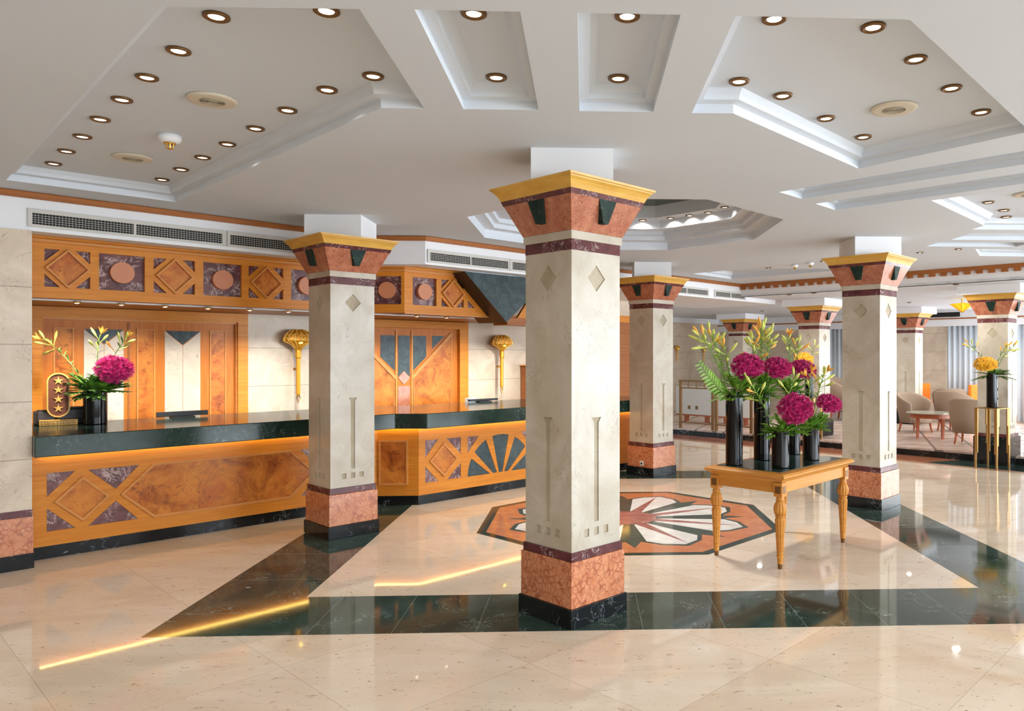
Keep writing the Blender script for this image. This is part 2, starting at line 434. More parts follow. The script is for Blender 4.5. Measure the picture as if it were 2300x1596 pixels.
# ------------------------------------------------------------------ ceiling with recesses
CZ = 2.92
recs = {
 'l': [(-1.54, 2.80), (-.826, 2.79), (-.826, 3.902), (-1.046, 3.902), (-3.39, 6.37), (-4.19, 5.62)],
 's1': rect(-.624, -.238, 2.785, 3.90), 's2': rect(-.026, .358, 2.785, 3.905),
 'r': [(.566, 2.785), (1.231, 2.788), (2.526, 4.152), (1.865, 5.03), (.78, 3.908), (.563, 3.914)],
 'd1': [(1.512, 5.776), (2.95, 4.33), (3.21, 4.58), (1.768, 6.023)],
 'd2': [(1.937, 6.213), (3.4, 4.75), (3.65, 5.01), (2.192, 6.472)],
 'r2': [(2.845, 6.04), (3.75, 5.12), (5.1, 6.5), (5.1, 7.41), (3.91, 7.41), (3.91, 7.18)],
 'e1': rect(4.03, 5.3, 7.66, 8.08), 'e2': rect(3.99, 5.05, 8.24, 8.58),
 'bk': [(1.68, 11.616), (2.45, 12.43), (3.75, 11.12), (3.75, 10.9), (2.35, 10.9)],
 'br': [(4.67, 8.77), (5.6, 8.75), (6.3, 9.45), (5.05, 9.38)],
}
DC = (.393, 7.55)
def doct(a): return [(DC[0]+a*x, DC[1]+a*y) for x, y in ((1, -.4142), (1, .4142), (.4142, 1), (-.4142, 1), (-1, .4142), (-1, -.4142), (-.4142, -1), (.4142, -1))]
up = lambda x, y, d=0: (x, y, d)
cb = MB()
outer = [pn(-5, -9.3)[:2], pn(11.4, -9.3)[:2], pn(11.4, 8)[:2], pn(-5, 8)[:2]]
loops = [outer]+list(recs.values())+[doct(1.47)]
fl = [p for l in loops for p in l]
cb.add([(p[0], p[1], CZ) for p in fl], tessellate_polygon([[Vector((p[0], p[1], 0)) for p in l] for l in loops]))
def recess(poly, prof):
    prev = None
    for k, z in prof:
        cur = offset(poly, k) if k else poly
        m = len(poly)
        if prev is not None:
            cb.add([(p[0], p[1], pz) for p in prev]+[(p[0], p[1], z) for p in cur], [(i, (i+1) % m, (i+1) % m+m, i+m) for i in range(m)])
        prev, pz = cur, z
    cb.add([(p[0], p[1], z) for p in prev], tessellate_polygon([[Vector((p[0], p[1], 0)) for p in prev]]))
for k, poly in recs.items():
    if k in ('s1', 's2', 'd1', 'd2', 'e1', 'e2'): recess(poly, [(0, CZ), (0, 2.965), (.045, 2.972), (.05, 3.0), (.085, 3.03)])
    else: recess(poly, [(0, CZ), (0, 2.968), (.05, 2.975), (.055, 3.0), (.075, 3.03)])
prev = None
for a, z in [(1.47, CZ), (1.47, 3.012), (1.36, 3.02), (1.36, 3.068), (1.31, 3.075), (1.31, 3.122), (1.19, 3.125), (1.19, 3.222), (1.01, 3.222), (1.01, 3.36)]:
    cur = doct(a)
    if prev: cb.add([(p[0], p[1], pz) for p in prev]+[(p[0], p[1], z) for p in cur], [(i, (i+1) % 8, (i+1) % 8+8, i+8) for i in range(8)])
    prev, pz = cur, z
o = cb.build('ceiling', M['ceil']); struct(o, 'white coffered ceiling with octagonal recess')
CE = o
q = MB(); q.add([(p[0], p[1], 3.36) for p in doct(1.01)], [tuple(range(8))]); 
dp = q.build('dome_panel', M['green'], None); w = dp.location.copy(); dp.parent = CE; dp.location = w-CE.location; dp['label'] = 'green marbled panel closing the octagonal recess'
# upper shell so that no outside light leaks through the recess joints
o = MB().box(-14, 20, -12, 26, 3.45, 3.5).build('ceiling', M['ceil']); struct(o)
# lounge ceiling and fascia with dentils
o = MB().plate(up, strip(11.4, 18.6, -13, 8), (), 2.70, 2.74, back=True).build('ceiling', M['ceil']); struct(o, 'lower lounge ceiling')
o = MB().fbox(Frame(-11.4, -45), -7.45, 8, 2.70, 3.44, -.1, 0).build('trim_1', M['white']); struct(o, 'white fascia above the lounge opening')
FB = Frame(-11.4, -45)
cr = thing('dentil_cornice', 'brown wooden cornice with square dentils above the lounge opening', 'cornice', FB(-3, 2.80))
MB().fbox(FB, -7.45, 4, 2.865, 2.918, 0.001, .05).build('cornice_rail', M['wood_dk'], cr)
q = MB(); s = -7.42
while s < 4: q.fbox(FB, s, s+.085, 2.815, 2.866, .001, .038); s += .165
q.build('dentils', M['wood_dk'], cr)

# ------------------------------------------------------------------ reception side: planes
W1, W2, MID = Frame(-7.32), Frame(-6.915), Frame(-8.08, 0)
def chain(n1, ymid, n2, s0, s1):
    """corner points (x,y) of the bent front line"""
    a = (math.sqrt(.5)*(n1+s0), math.sqrt(.5)*(s0-n1)); b = (ymid+n1*R2, ymid); c = (ymid+n2*R2, ymid); d = (math.sqrt(.5)*(n2+s1), math.sqrt(.5)*(s1-n2))
    return [a, b, c, d]
def run(pts, z0, z1, t):
    """solid of thickness t going away from the room behind the bent line"""
    q = MB(); bk = []
    for i, p in enumerate(pts):
        es = []
        if i > 0: e = (Vector(p)-Vector(pts[i-1])).normalized(); es.append(Vector((-e.y, e.x)))
        if i < len(pts)-1: e = (Vector(pts[i+1])-Vector(p)).normalized(); es.append(Vector((-e.y, e.x)))
        m = es[0] if len(es) == 1 else (es[0]+es[1])/(1+es[0].dot(es[1]))
        bk.append((p[0]+m.x*t, p[1]+m.y*t))
    loop = list(pts)+bk[::-1]
    return q.plate(up, loop, (), z0, z1, back=True)
# white soffit with cornice
sof = chain(-7.32, 8.08, -6.915, -5, 7.4)
o = run(sof, 2.62, 2.919, .2).build('wall_left', M['white']); struct(o, 'white bulkhead over the reception')
o = run(chain(-7.28, 8.04, -6.875, -5, 7.42), 2.868, 2.9185, .038).build('trim_2', M['wood_dk'], bevel=.008); struct(o, 'brown wooden cornice along the reception ceiling')
W3 = Frame(-7.45)
o = MB().fbox(W3, 7.7, 12.6, 2.62, 2.919, -1.8, 0).build('wall_left', M['white']); struct(o, 'white bulkhead further back')
o = MB().fbox(W3, 7.7, 11.4, 2.868, 2.918, .001, .04).build('trim_3', M['wood_dk'], bevel=.008); struct(o)
# pillar wall on the far left
PW = Frame(-7.30)
o = MB().fbox(PW, -5, 1.222, .45, 2.62, -.5, 0).build('wall_left', M['wallstone']); struct(o, 'cream marble wall pier at the left edge'); wl = o
for nm, z0, z1, d, m in (('black_plinth', 0, .117, .03, 'black'), ('red_marble_band', .117, .398, .018, 'rosso'), ('purple_band', .398, .452, .008, 'purple')):
    MB().fbox(PW, -5, 1.222+d*.3, z0, z1, -.5, d).build(nm, M[m], wl)
# wall behind the desk
BW = Frame(-9.0)
o = MB().fbox(BW, -1, 10.9, 0, 2.7, -.15, 0).build('wall_back', M['wallstone']); struct(o, 'cream stone wall behind the reception')
# plain walls closing the unseen sides
o = MB().fbox(Frame(-12.8), 10.9, 19, 0, 2.56, -.1, 0).build('wall_back', M['wallstone']); struct(o, 'cream stone wall at the end of the lounge')
o = MB().fbox(Frame(-12.8), 10.9, 19, 2.56, 2.72, -.1, .03).build('trim_4', M['white']); struct(o)
LW = Frame(-18.5, -45)
o = MB().plate(LW, rect(-13, 8, .13, 2.34), [rect(-9.7, -8.7, .3, 2.3), rect(-6.2, -2.2, .3, 2.3), rect(0, 5, .3, 2.3)], -.1, 0).build('wall_right', M['wallstone']); struct(o, 'stone wall with curtained windows behind the lounge')
o = MB().fbox(LW, -13, 8, 2.34, 2.71, -.1, .12).build('trim_5', M['white']); struct(o, 'pelmet above the lounge curtains')
o = MB().fbox(LW, -13, 8, 2.50, 2.53, .121, .135).build('trim_6', M['wood_dk']); struct(o)
o = MB().fbox(Frame(5, -45), -9.3, 8, 0, 3.4, -.1, 0)
o = MB().fbox(Frame(5.1, -45), -9.3, 8, 0, 3.4, -.1, 0).build('wall_front', M['wallstone']); struct(o, 'wall behind the viewer')
# window wall on the right, far outside the view: tall glazing bays between piers
RW = Frame(8)
bays = [rect(s, s+2.5, .25, 2.6) for s in (-4.6, -1.8, 1.0, 3.8, 6.6, 9.4, 12.2, 15.0)]
o = MB().plate(RW, rect(-5.1, 19, 0, 3.4), bays, 0, .12, back=True).build('wall_right', M['wallstone']); struct(o)
for i, b in enumerate(bays):
    q = MB().plate(RW, b, [rect(b[0][0]+.06, b[0][0]+1.22, .31, 2.54), rect(b[0][0]+1.28, b[1][0]-.06, .31, 2.54)], .03, .09, back=True)
    struct(q.build('window_%d' % (i+1), M['blackp']))
def area(name, loc, d, w, h, e, col=(1, 1, 1), spread=PI):
    l = bpy.data.lights.new(name, 'AREA'); l.shape = 'RECTANGLE' if w > .5 else 'ELLIPSE'; l.size = w; l.size_y = h; l.energy = e; l.color = col; l.spread = spread
    o = bpy.data.objects.new(name, l); COL.objects.link(o); o.location = loc
    o.rotation_euler = Vector(d).to_track_quat('-Z', 'Y').to_euler()
    return o
for i, b in enumerate(bays):
    c = RW((b[0][0]+b[1][0])/2, 1.45, -.05)
    area('daylight', c, (-S5, S5, -.04), 2.4, 2.3, (60, 72, 72, 90, 180, 220, 220, 200)[i], (.81, .905, 1))

# ------------------------------------------------------------------ vents
def vent(fr, frames, z0, z1, lab, dd=0):
    s0, s1, cells = frames
    t = thing('air_vent', lab, 'vent', fr((s0+s1)/2, z0, .02), group='air vents in the white bulkhead')
    holes = [rect(a, b, z0+.022, z1-.034) for a, b in cells]
    MB().plate(fr, rect(s0, s1, z0, z1), holes, .001, .014).build('frame', M['grey'], t, bevel=.002)
    for a, b in cells: 
        MB().fbox(fr, a, b, z0+.022, z1-.034, .0015, .003).build('dark_duct_sheet', M['dark'], t)  # black sheet, paints the shade of the duct behind the slats
        q = MB(); n = 4; h = (z1-.034-z0-.022)
        for k in range(1, n+1):
            zz = z0+.022+h*k/(n+1); q.fbox(fr, a, b, zz-.0013, zz+.0013, .004, .009)
        s = a+.018
        while s < b: q.fbox(fr, s-.0009, s+.0009, z0+.022, z1-.034, .003, .007); s += .022
        q.build('slats', M['grey'], t)
    return t
vent(W1, (1.196, 2.655, [(1.226, 1.912), (1.932, 2.617)]), 2.652, 2.795, 'long white air vent nearest the left wall pier')
vent(W1, (2.660, 4.10, [(2.688, 3.36), (3.385, 4.06)]), 2.652, 2.795, 'white air vent partly hidden behind the capital of the left column')
vent(W2, (4.535, 5.655, [(4.569, 5.09), (5.107, 5.633)]), 2.645, 2.785, 'white air vent above the green marble wedge, just left of the front column')
vent(W2, (5.66, 6.9, [(5.70, 6.25), (6.27, 6.86)]), 2.645, 2.785, 'white air vent running behind the front column')
vent(W3, (9.25, 10.42, [(9.28, 9.79), (9.818, 10.379)]), 2.645, 2.775, 'small white air vent touching the capital of the back column')
vent(W3, (10.58, 11.56, [(10.622, 11.058), (11.089, 11.516)]), 2.645, 2.775, 'small white air vent at the corner where the cornice turns')

# ------------------------------------------------------------------ wooden canopy (valance)
V1, V2, VM = Frame(-7.62), Frame(-7.35), Frame(-8.4, 0)
VZ0, VZ1 = 2.122, 2.635
cx1, cx2 = 8.4-7.62*R2, 8.4-7.35*R2
s1e = (cx1+8.4)*S5; s2s = (cx2+8.4)*S5
can = thing('wooden_canopy', 'long carved wooden canopy with diamonds and discs above the reception desk', 'canopy', V1(3.3, VZ0))
sq1 = [(1.357, 1.672), (1.735, 2.08), (2.150, 2.489), (2.562, 2.906), (2.972, 3.309), (3.390, 3.725), (3.80, 4.14)]
zc = 2.370; hs = .156
corner_holes = lambda c, w: [[(c-w, zc+hs), (c-w+.105, zc+hs), (c-w, zc+hs-.105)], [(c+w, zc+hs), (c+w, zc+hs-.105), (c+w-.105, zc+hs)],
    [(c-w, zc-hs), (c-w, zc-hs+.105), (c-w+.105, zc-hs)], [(c+w, zc-hs), (c+w-.105, zc-hs), (c+w, zc-hs+.105)]]
def canopy_face(fr, s0, s1, items, outer=None):
    holes = []
    for c, w, kind in items:
        if kind == 'disc': holes.append(rect(c-w, c+w, zc-hs, zc+hs))
        else: holes += corner_holes(c, w)
    MB().plate(fr, outer or rect(s0, s1, VZ0+.0, VZ1-.05), holes, -.035, 0).build('canopy_panel', M['wood'], can)
    for c, w, kind in items:
        MB().fbox(fr, c-w-.004, c+w+.004, zc-hs-.004, zc+hs+.004, -.036, -.033).build('marble_inset', M['purple_v'], can)
        if kind == 'disc':
            q = MB(); r = .092
            q.plate(fr, [(c+r*math.cos(2*PI*k/32), zc+r*math.sin(2*PI*k/32)) for k in range(32)], (), -.034, .012)
            q.build('disc', M['disc'], can, bevel=.003)
        else:
            d = diamond(c, zc, .158, .163)
            MB().plate(fr, d, [offset(d, .016)], -.001, .028).build('diamond_frame', M['wood_lite'], can, bevel=.002)
            MB().plate(fr, offset(d, .016), (), -.001, .003).build('diamond_field', M['burl'], can)
items1 = [((a+b)/2, (b-a)/2, 'diamond' if i % 2 == 0 else 'disc') for i, (a, b) in enumerate(sq1)]
canopy_face(V1, 1.23, s1e, items1)
canopy_face(VM, cx1, cx2, [((cx1+cx2)/2+.0, .155, 'disc')])
canopy_face(V2, s2s, 5.8, [(4.79, .156, 'disc'), (5.17, .156, 'diamond')], [(s2s, VZ0), (5.80, VZ0), (5.40, VZ1-.05), (s2s, VZ1-.05)])
MB().plate(V2, [(5.384, 2.300), (5.482, 2.214), (5.384, 2.214)], (), .0, .003).build('marble_inset', M['purple_v'], can)
pts = chain(-7.62, 8.4, -7.35, 1.2, 5.5)
run(chain(-7.60, 8.38, -7.33, 1.2, 5.40), 2.575, 2.605, .1).build('top_moulding', M['wood_lite'], can, bevel=.006)
run(chain(-7.585, 8.365, -7.315, 1.2, 5.38), 2.605, 2.645, .3).build('top_moulding', M['wood'], can, bevel=.006)
MB().plate(V2, [(5.80, VZ0-.01), (5.87, VZ0-.01), (5.45, 2.64), (5.38, 2.64)], (), -.05, .03).build('raking_moulding', M['wood_dk'], can, bevel=.004)
MB().fbox(V2, s2s, 5.85, VZ0-.012, VZ0+.002, -.05, .012).build('bottom_moulding', M['wood_lite'], can)
MB().plate(V2, [(6.15, VZ0), (7.6, VZ0), (7.6, VZ1), (6.55, VZ1)], (), -.04, 0).build('canopy_panel', M['wood'], can)
MB().fbox(V2, 6.0, 7.6, 2.03, VZ0, -.3, -.02).build('lower_rail', M['wood_dk'], can, bevel=.004)
# underside of the canopy back to the wall
q = MB(); a = [V1(1.1, 0)[:2], (cx1, 8.4), (cx2, 8.4), V2(7.6, 0)[:2], BW(7.6, 0)[:2], BW(1.1, 0)[:2]]
sh = [(x-.012, y+.03) for x, y in a[:4]]+[(x+.01, y-.01) for x, y in a[4:]]
q.plate(up, sh, (), VZ0+.004, VZ0+.03, back=True).build('underside', M['wood_dk'], can)
MB().fbox(Frame(-7.9), 1.25, 6.2, VZ0-.008, VZ0+.004, 0, .05).build('light_rail', M['white'], can)
# spot bulbs on the rail
sp = thing('canopy_spotlight', 'x', 'spotlight', (0, 0, 0), 0, 'small spotlights under the wooden canopy')
MB().lathe([(.030, 0), (.030, -.010), (.020, -.016)], seg=16).build('rim', M['brass'], sp, True, world=False)
MB().lathe([(.018, -.0165), (.012, -.020)], seg=12).build('bulb', M['lamp'], sp, True, world=False)
places = [(Frame(-7.82), 1.62, 'first from the left, over the left door leaf'), (Frame(-7.82), 1.95, 'second from the left, over the counter vase'), (Frame(-7.82), 2.30, 'third from the left'),
          (Frame(-7.82), 2.67, 'fourth from the left'), (Frame(-7.82), 3.06, 'fifth from the left, above the right door frame edge'), (Frame(-7.82), 3.45, 'sixth from the left, beside the left column'),
          (Frame(-7.62), 4.86, 'seventh, right of the left column'), (Frame(-7.62), 5.27, 'eighth, beside the green marble wedge')]
for i, (fr, s, lb) in enumerate(places):
    l = 'small spotlight under the wooden canopy, '+lb
    if i == 0: sp.location = fr(s, VZ0-.006); sp['label'] = l
    else: dup(sp, fr(s, VZ0-.006), 0, l)
# green marble wedge
tri = [(5.14, 2.61), (6.42, 2.61), (5.755, 2.045)]
MB().plate(Frame(-7.08), tri, (), -.012, 0).build('marble_wedge', M['greenwall'], can)['label'] = 'blue-green marble inverted triangle face'
MB().plate(Frame(-7.08), offset(tri, .003), (), -.55, -.013, back=True).build('wedge_body', M['blackp'], can)['label'] = 'black side of the triangular wedge'

# ------------------------------------------------------------------ doors behind the desk
def panel(fr, poly, m, par, name, fr_m='wood_lite', w=.014, h=.012, base=.03):
    MB().plate(fr, offset(poly, w*.8), (), base, base+.004).build(name, M[m], par)
    if fr_m: MB().plate(fr, poly, [offset(poly, w)], base, base+h).build('moulding', M[fr_m], par, bevel=.002)
d1 = thing('door_1', 'tall double wooden door with burl and cream stone panels behind the desk', 'door', BW(2.4, 0), kind='structure')
MB().plate(BW, [(1.42, 0), (3.469, 0), (3.469, 2.121), (1.42, 2.121)], [[(1.574, .0), (3.36, 0.0), (3.36, 2.02), (1.574, 2.02)]], 0, .09).build('door_frame', M['wood'], d1, bevel=.006)
MB().fbox(BW, 1.574, 3.36, 0, 2.02, 0, .028).build('door_leaf', M['wood_v'], d1)
MB().plate(BW, [(3.345, 0), (3.36, 0), (3.36, 2.02), (1.574, 2.02), (1.574, 2.0), (3.345, 2.0)], (), .028, .06).build('door_stop', M['wood_lite'], d1)
for a in (2.30,): MB().fbox(BW, a-.006, a+.012, 0, 1.99, .028, .04).build('meeting_edge', M['wood_dk'], d1)
for a, b in ((1.666, 1.832), (2.372, 2.542), (3.079, 3.251)): panel(BW, rect(a, b, .15, 1.925), 'burl', d1, 'burl_panel', base=.028)
for a, b in ((1.915, 2.256), (2.635, 2.984)):
    c = (a+b)/2
    MB().plate(BW, [(a, 1.91), (a, .15), (c-.002, .15), (c-.002, 1.755)], (), .028, .033).build('stone_panel', M['doorstone'], d1)
    MB().plate(BW, [(b, 1.91), (b, .15), (c+.002, .15), (c+.002, 1.755)], (), .028, .033).build('stone_panel', M['doorstone'], d1)
    MB().plate(BW, [(a+.004, 1.912), (b-.004, 1.912), (c, 1.765)], (), .028, .034).build('green_triangle', M['greenwall'], d1)
d2 = thing('door_2', 'wooden door with green marble blades and a large burl triangle right of the left column', 'door', BW(5.6, 0), kind='structure')
C2 = 5.52; H2 = .87
MB().plate(BW, rect(C2-H2-.15, C2+H2+.15, 0, 2.121), [rect(C2-H2, C2+H2, .0, 2.017)], 0, .09).build('door_frame', M['wood'], d2, bevel=.006)
MB().fbox(BW, C2-H2, C2+H2, 0, 2.017, 0, .028).build('door_leaf', M['wood_v'], d2)
for sx in (1, -1):
    X = lambda a: C2+sx*(a-C2)
    panel(BW, [(X(5.665), .12), (X(6.282), .12), (X(6.282), 1.94), (X(5.665), 1.355)], 'burl', d2, 'burl_panel', 'wood_lite', .012, .01, .028)
    MB().plate(BW, [(X(5.64), 1.37), (X(6.27), 1.975), (X(6.31), 1.945), (X(5.66), 1.325)], (), .028, .045).build('raking_bar', M['wood_lite'], d2, bevel=.003)
    MB().plate(BW, [(X(5.659), 1.916), (X(5.869), 1.916), (X(5.869), 1.627), (X(5.659), 1.441)], (), .028, .031).build('green_blade', M['greenwall'], d2)
    MB().plate(BW, [(X(5.967), 1.921), (X(6.17), 1.921), (X(5.967), 1.738)], (), .028, .031).build('green_triangle', M['greenwall'], d2)
    MB().fbox(BW, X(5.64)-.012, X(5.64)+.012, .05, 1.99, .028, .042).build('stile', M['wood_lite'], d2)
MB().plate(BW, [(5.431, 1.916), (5.61, 1.916), (5.61, 1.36), (5.52, 1.44), (5.431, 1.36)], (), .028, .032).build('green_blade', M['greenwall'], d2)
MB().plate(BW, diamond(5.52, 1.345, .088, .092), (), .028, .036).build('rose_diamond', M['rosso2'], d2)
MB().fbox(BW, 5.431, 5.61, .12, 1.235, .028, .032).build('rose_panel', M['rosso2'], d2)
d3 = thing('door_3', 'dark brown door far back beside the back column', 'door', BW(10, 0), kind='structure')
MB().plate(BW, rect(9.3, 10.7, 0, 2.35), [rect(9.42, 10.58, 0, 2.23)], 0, .08).build('door_frame', M['wood'], d3)
MB().fbox(BW, 9.42, 10.58, 0, 2.23, 0, .03).build('door_leaf', M['wood_dk'], d3)

# ------------------------------------------------------------------ reception counter
C1, C2f, CMf = Frame(-7.49), Frame(-7.17), Frame(-8.32, 0)
cnt = thing('reception_counter', 'long honey wood reception counter front with burl panels and marble fan inlay', 'counter', C1(3, 0))
ce1, ce2 = 8.32-7.49*R2, 8.32-7.17*R2
e1 = (ce1+8.32)*S5; b2 = (ce2+8.32)*S5
Z0, Z1 = .108, .857
def cplate(fr, s0, s1, inl, nm='front_panel'):
    MB().plate(fr, rect(s0, s1, Z0, Z1), [p for p, m in inl], -.008, 0).build(nm, M['wood'], cnt)
    MB().fbox(fr, s0, s1, Z0, Z1, -.03, -.009).build('backing_board', M['wood_dk'], cnt)
    for p, m in inl: MB().plate(fr, offset(p, .002), (), -.009, -.004).build('marble_inlay', M[m], cnt)
cc = 2.715; mir = lambda x: 2*cc-x
hexa = [(1.857, .456), (2.11, .70), (2*cc-2.11, .70), (mir(1.857), .456), (2*cc-2.11, .22), (2.11, .22)]
T = [[(1.349, .696), (1.54, .696), (1.349, .505)], [(1.627, .694), (2.003, .694), (1.826, .508)], [(1.349, .413), (1.54, .225), (1.349, .225)], [(1.826, .407), (1.996, .225), (1.627, .225)]]
inl = [(t, 'purple_v') for t in T]+[([(mir(x), z) for x, z in t], 'purple_v') for t in T]
cplate(C1, 1.23, e1, inl)
def raised(fr, poly, base=0):
    MB().plate(fr, poly, [offset(poly, .022)], base, base+.016).build('panel_moulding', M['wood_lite'], cnt, bevel=.003)
    MB().plate(fr, offset(poly, .022), (), base, base+.006).build('burl_panel', M['burl'], cnt)
raised(C1, hexa); raised(C1, diamond(1.590, .458, .197, .187)); raised(C1, diamond(mir(1.590), .458, .197, .187))
cplate(CMf, ce1, ce2, []); raised(CMf, rect(-2.255, -1.936, .226, .721))
fan = []
FC = (5.735, .165); FR = .525
def wedge(a0, a1, zb=.237):
    out = []
    for k in range(7):
        a = math.radians(a0+(a1-a0)*k/6); out.append((FC[0]+.485*math.cos(a), .237+.46*math.sin(a)))
    return out
for a0, a1, xb in ((180, 153, -.16), (143, 117, -.085), (105, 75, 0), (63, 37, .085), (27, 0, .16)):
    w = wedge(a0, a1); 
    if abs(xb) > .15: w += [(FC[0]+xb, .237)]
    elif xb == 0: w += [(FC[0]+.028, .238), (FC[0]-.028, .238)]
    else: w += ([(FC[0]-.055, .238), (FC[0]-.115, .238)] if xb < 0 else [(FC[0]+.115, .238), (FC[0]+.055, .238)])
    fan.append((w, 'greenwall'))
tr = lambda c: [[(c-.24, .707), (c-.07, .707), (c-.24, .515)], [(c+.04, .707), (c+.235, .707), (c+.235, .515)], [(c-.24, .42), (c-.07, .238), (c-.24, .238)], [(c+.235, .412), (c+.235, .24), (c+.045, .24)]]
inl2 = [(t, 'purple_v') for t in tr(4.918)]+fan+[([(5.247, .703), (5.41, .703), (5.247, .512)], 'purple_v'), ([(6.06, .703), (6.223, .703), (6.223, .512)], 'purple_v')]+[(t, 'purple_v') for t in tr(6.552)]
cplate(C2f, b2, 8.6, inl2); raised(C2f, diamond(4.921, .470, .192, .190)); raised(C2f, diamond(6.552, .470, .192, .190))
run(chain(-7.52, 8.35, -7.20, 1.236, 8.6), 0, .107, .05).build('black_kickboard', M['black'], cnt)
run(chain(-7.46, 8.29, -7.14, 1.30, 8.5), .850, .8555, .008).build('led_strip', M['led'], cnt)
slab = run(chain(-7.21, 8.16, -6.97, 1.2235, 8.6), .858, 1.02, 1.34).build('countertop', M['green'], None, bevel=.006)
tag(slab, 'thick dark green marble countertop running along the reception desk', 'countertop')

# ------------------------------------------------------------------ columns
def col_parts(t, zs, base):
    """square column in local axes, faces at +-x, +-y"""
    Z = lambda z: z+zs
    for nm, prof, m in base: MB().sqloft(prof).build(nm, M[m], t, world=False, bevel=.003)
    zb = base[-1][1][-1][1]; H = .2143
    q = MB(); cv_ = MB()
    zt = Z(2.291)
    for k in range(4):
        fr = Local(-H, k*PI/2)
        zz = zb+.075
        dz = Z(2.13)
        holes = [diamond(0, dz, .078, .082)]+[rect(c-.021, c+.021, zz, zz+.05) for c in (-.085, 0, .085)]
        holes.append([(-.020, zz+.085), (.020, zz+.085), (.020, zz+.70), (.042, zz+.735), (-.042, zz+.735), (-.020, zz+.70)])
        q.plate(fr, rect(-H, H, zb, zt), holes, -.008, 0, rim=False)
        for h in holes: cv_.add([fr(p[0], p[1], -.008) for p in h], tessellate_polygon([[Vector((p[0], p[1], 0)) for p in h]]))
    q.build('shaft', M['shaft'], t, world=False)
    cv_.build('carved_recess', M['shaft_matt_shaded'], t, world=False)['label'] = 'rough carved diamond, flute and squares'
    MB().sqloft([(.2155, Z(2.291)), (.2155, Z(2.357))]).build('purple_band', M['purple'], t, world=False)
    MB().sqloft([(.225, Z(2.357)), (.225, Z(2.409))]).build('collar', M['shaft'], t, world=False, bevel=.002)
    MB().sqloft([(.227, Z(2.409)), (.3135, Z(2.604))]).build('capital', M['rosso2'], t, world=False)
    MB().sqloft([(.316, Z(2.604)), (.328, Z(2.634))]).build('purple_strip', M['purple'], t, world=False)
    g = [(.327, 2.634), (.332, 2.645), (.340, 2.662), (.352, 2.680), (.366, 2.692), (.368, 2.699), (.378, 2.702), (.381, 2.715)]
    MB().sqloft([(h, Z(z)) for h, z in g]).build('gilded_cornice', M['gold'], t, world=False)
    for k in range(4):
        a = k*PI/2; c, s = math.cos(a), math.sin(a)
        prof = [(-.066, 2.602, .310), (.066, 2.602, .310), (.024, 2.462, .292), (-.024, 2.462, .292)]
        bk = [(-.076, 2.602, .28), (.076, 2.602, .28), (.024, 2.462, .22), (-.024, 2.462, .22)]
        prof = [(-.076, 2.604, .3165), (.076, 2.604, .3165), (.022, 2.462, .298), (-.022, 2.462, .298)]
        v = [(x*c+y*s, x*s-y*c, Z(z)) for x, z, y in prof+bk]
        MB().add(v, [(0,1,2,3), (7,6,5,4), (0,4,5,1), (1,5,6,2), (2,6,7,3), (3,7,4,0)]).build('green_keystone', M['green_k'], t, world=False)
main_base = [('black_plinth', [(.2475, 0), (.2475, .117)], 'black'), ('red_marble_base', [(.236, .117), (.236, .398)], 'rosso'), ('purple_moulding', [(.226, .398), (.226, .452)], 'purple')]
lounge_base = [('black_plinth', [(.262, 0), (.262, .42)], 'black'), ('purple_moulding', [(.24, .42), (.24, .47)], 'purple')]
RZ = PI/4-.0089
cA = thing('marble_column', 'large cream marble column nearest the camera in the middle', 'column', (-.076, 4.849, 0), RZ, 'square marble columns with gilded capitals')
col_parts(cA, 0, main_base)
mcols = [cA, dup(cA, (-2.27, 7.115, 0), RZ, 'cream marble column on the left, in front of the reception desk'),
         dup(cA, (.93, 10.43, 0), RZ, 'cream marble column right behind the front one, white socket on its base'),
         dup(cA, (3.142, 8.149, 0), RZ, 'cream marble column behind the right end of the flower table')]
for c in mcols:
    b = MB().box(-.252, .252, -.252, .252, 2.7155, 2.9195).build('ceiling_block', M['white'], c, world=False)
    b.rotation_euler = (0, 0, -RZ)
cB = thing('marble_column', 'dark-plinth marble column at the right edge behind the brass pedestal', 'column', (6.303, 11.206, 0), RZ, 'square marble columns with gilded capitals')
col_parts(cB, -.15, lounge_base)
lcols = [cB, dup(cB, (4.373, 14.105, 0), RZ, 'dark-plinth marble column behind the flowers, left of the curtain'),
         dup(cB, (7.25, 16.45, 0), RZ, 'dark-plinth marble column far back, seen just right of the right hall column'),
         dup(cB, (4.02, 19.2, 0), RZ, 'farthest marble column, only its capital seen above the lilies')]
for c in lcols:
    MB().box(-.44, .44, -.44, .44, 2.566, 2.699).build('ceiling_block', M['white'], c, world=False)
# socket on the back column
so = thing('power_socket', 'small white power socket on the red base of the back column', 'socket', at(1437, 1042, 10.06))
so.rotation_euler = (0, 0, RZ-PI/2)
p_so = Vector((.93, 10.43, 0)); nrm = Vector((math.cos(RZ+PI), math.sin(RZ+PI), 0)); tn = Vector((-nrm.y, nrm.x, 0))
ctr = p_so+nrm*.2365+tn*.03+Vector((0, 0, .17)); so.location = ctr; so.rotation_euler = (0, 0, RZ-PI/2)
MB().box(-.032, .032, -.006, 0, -.03, .03).build('plate', M['white'], so, world=False, bevel=.002)
MB().box(-.016, .016, -.008, -.006, -.014, .012).build('sockets', M['blackp'], so, world=False)

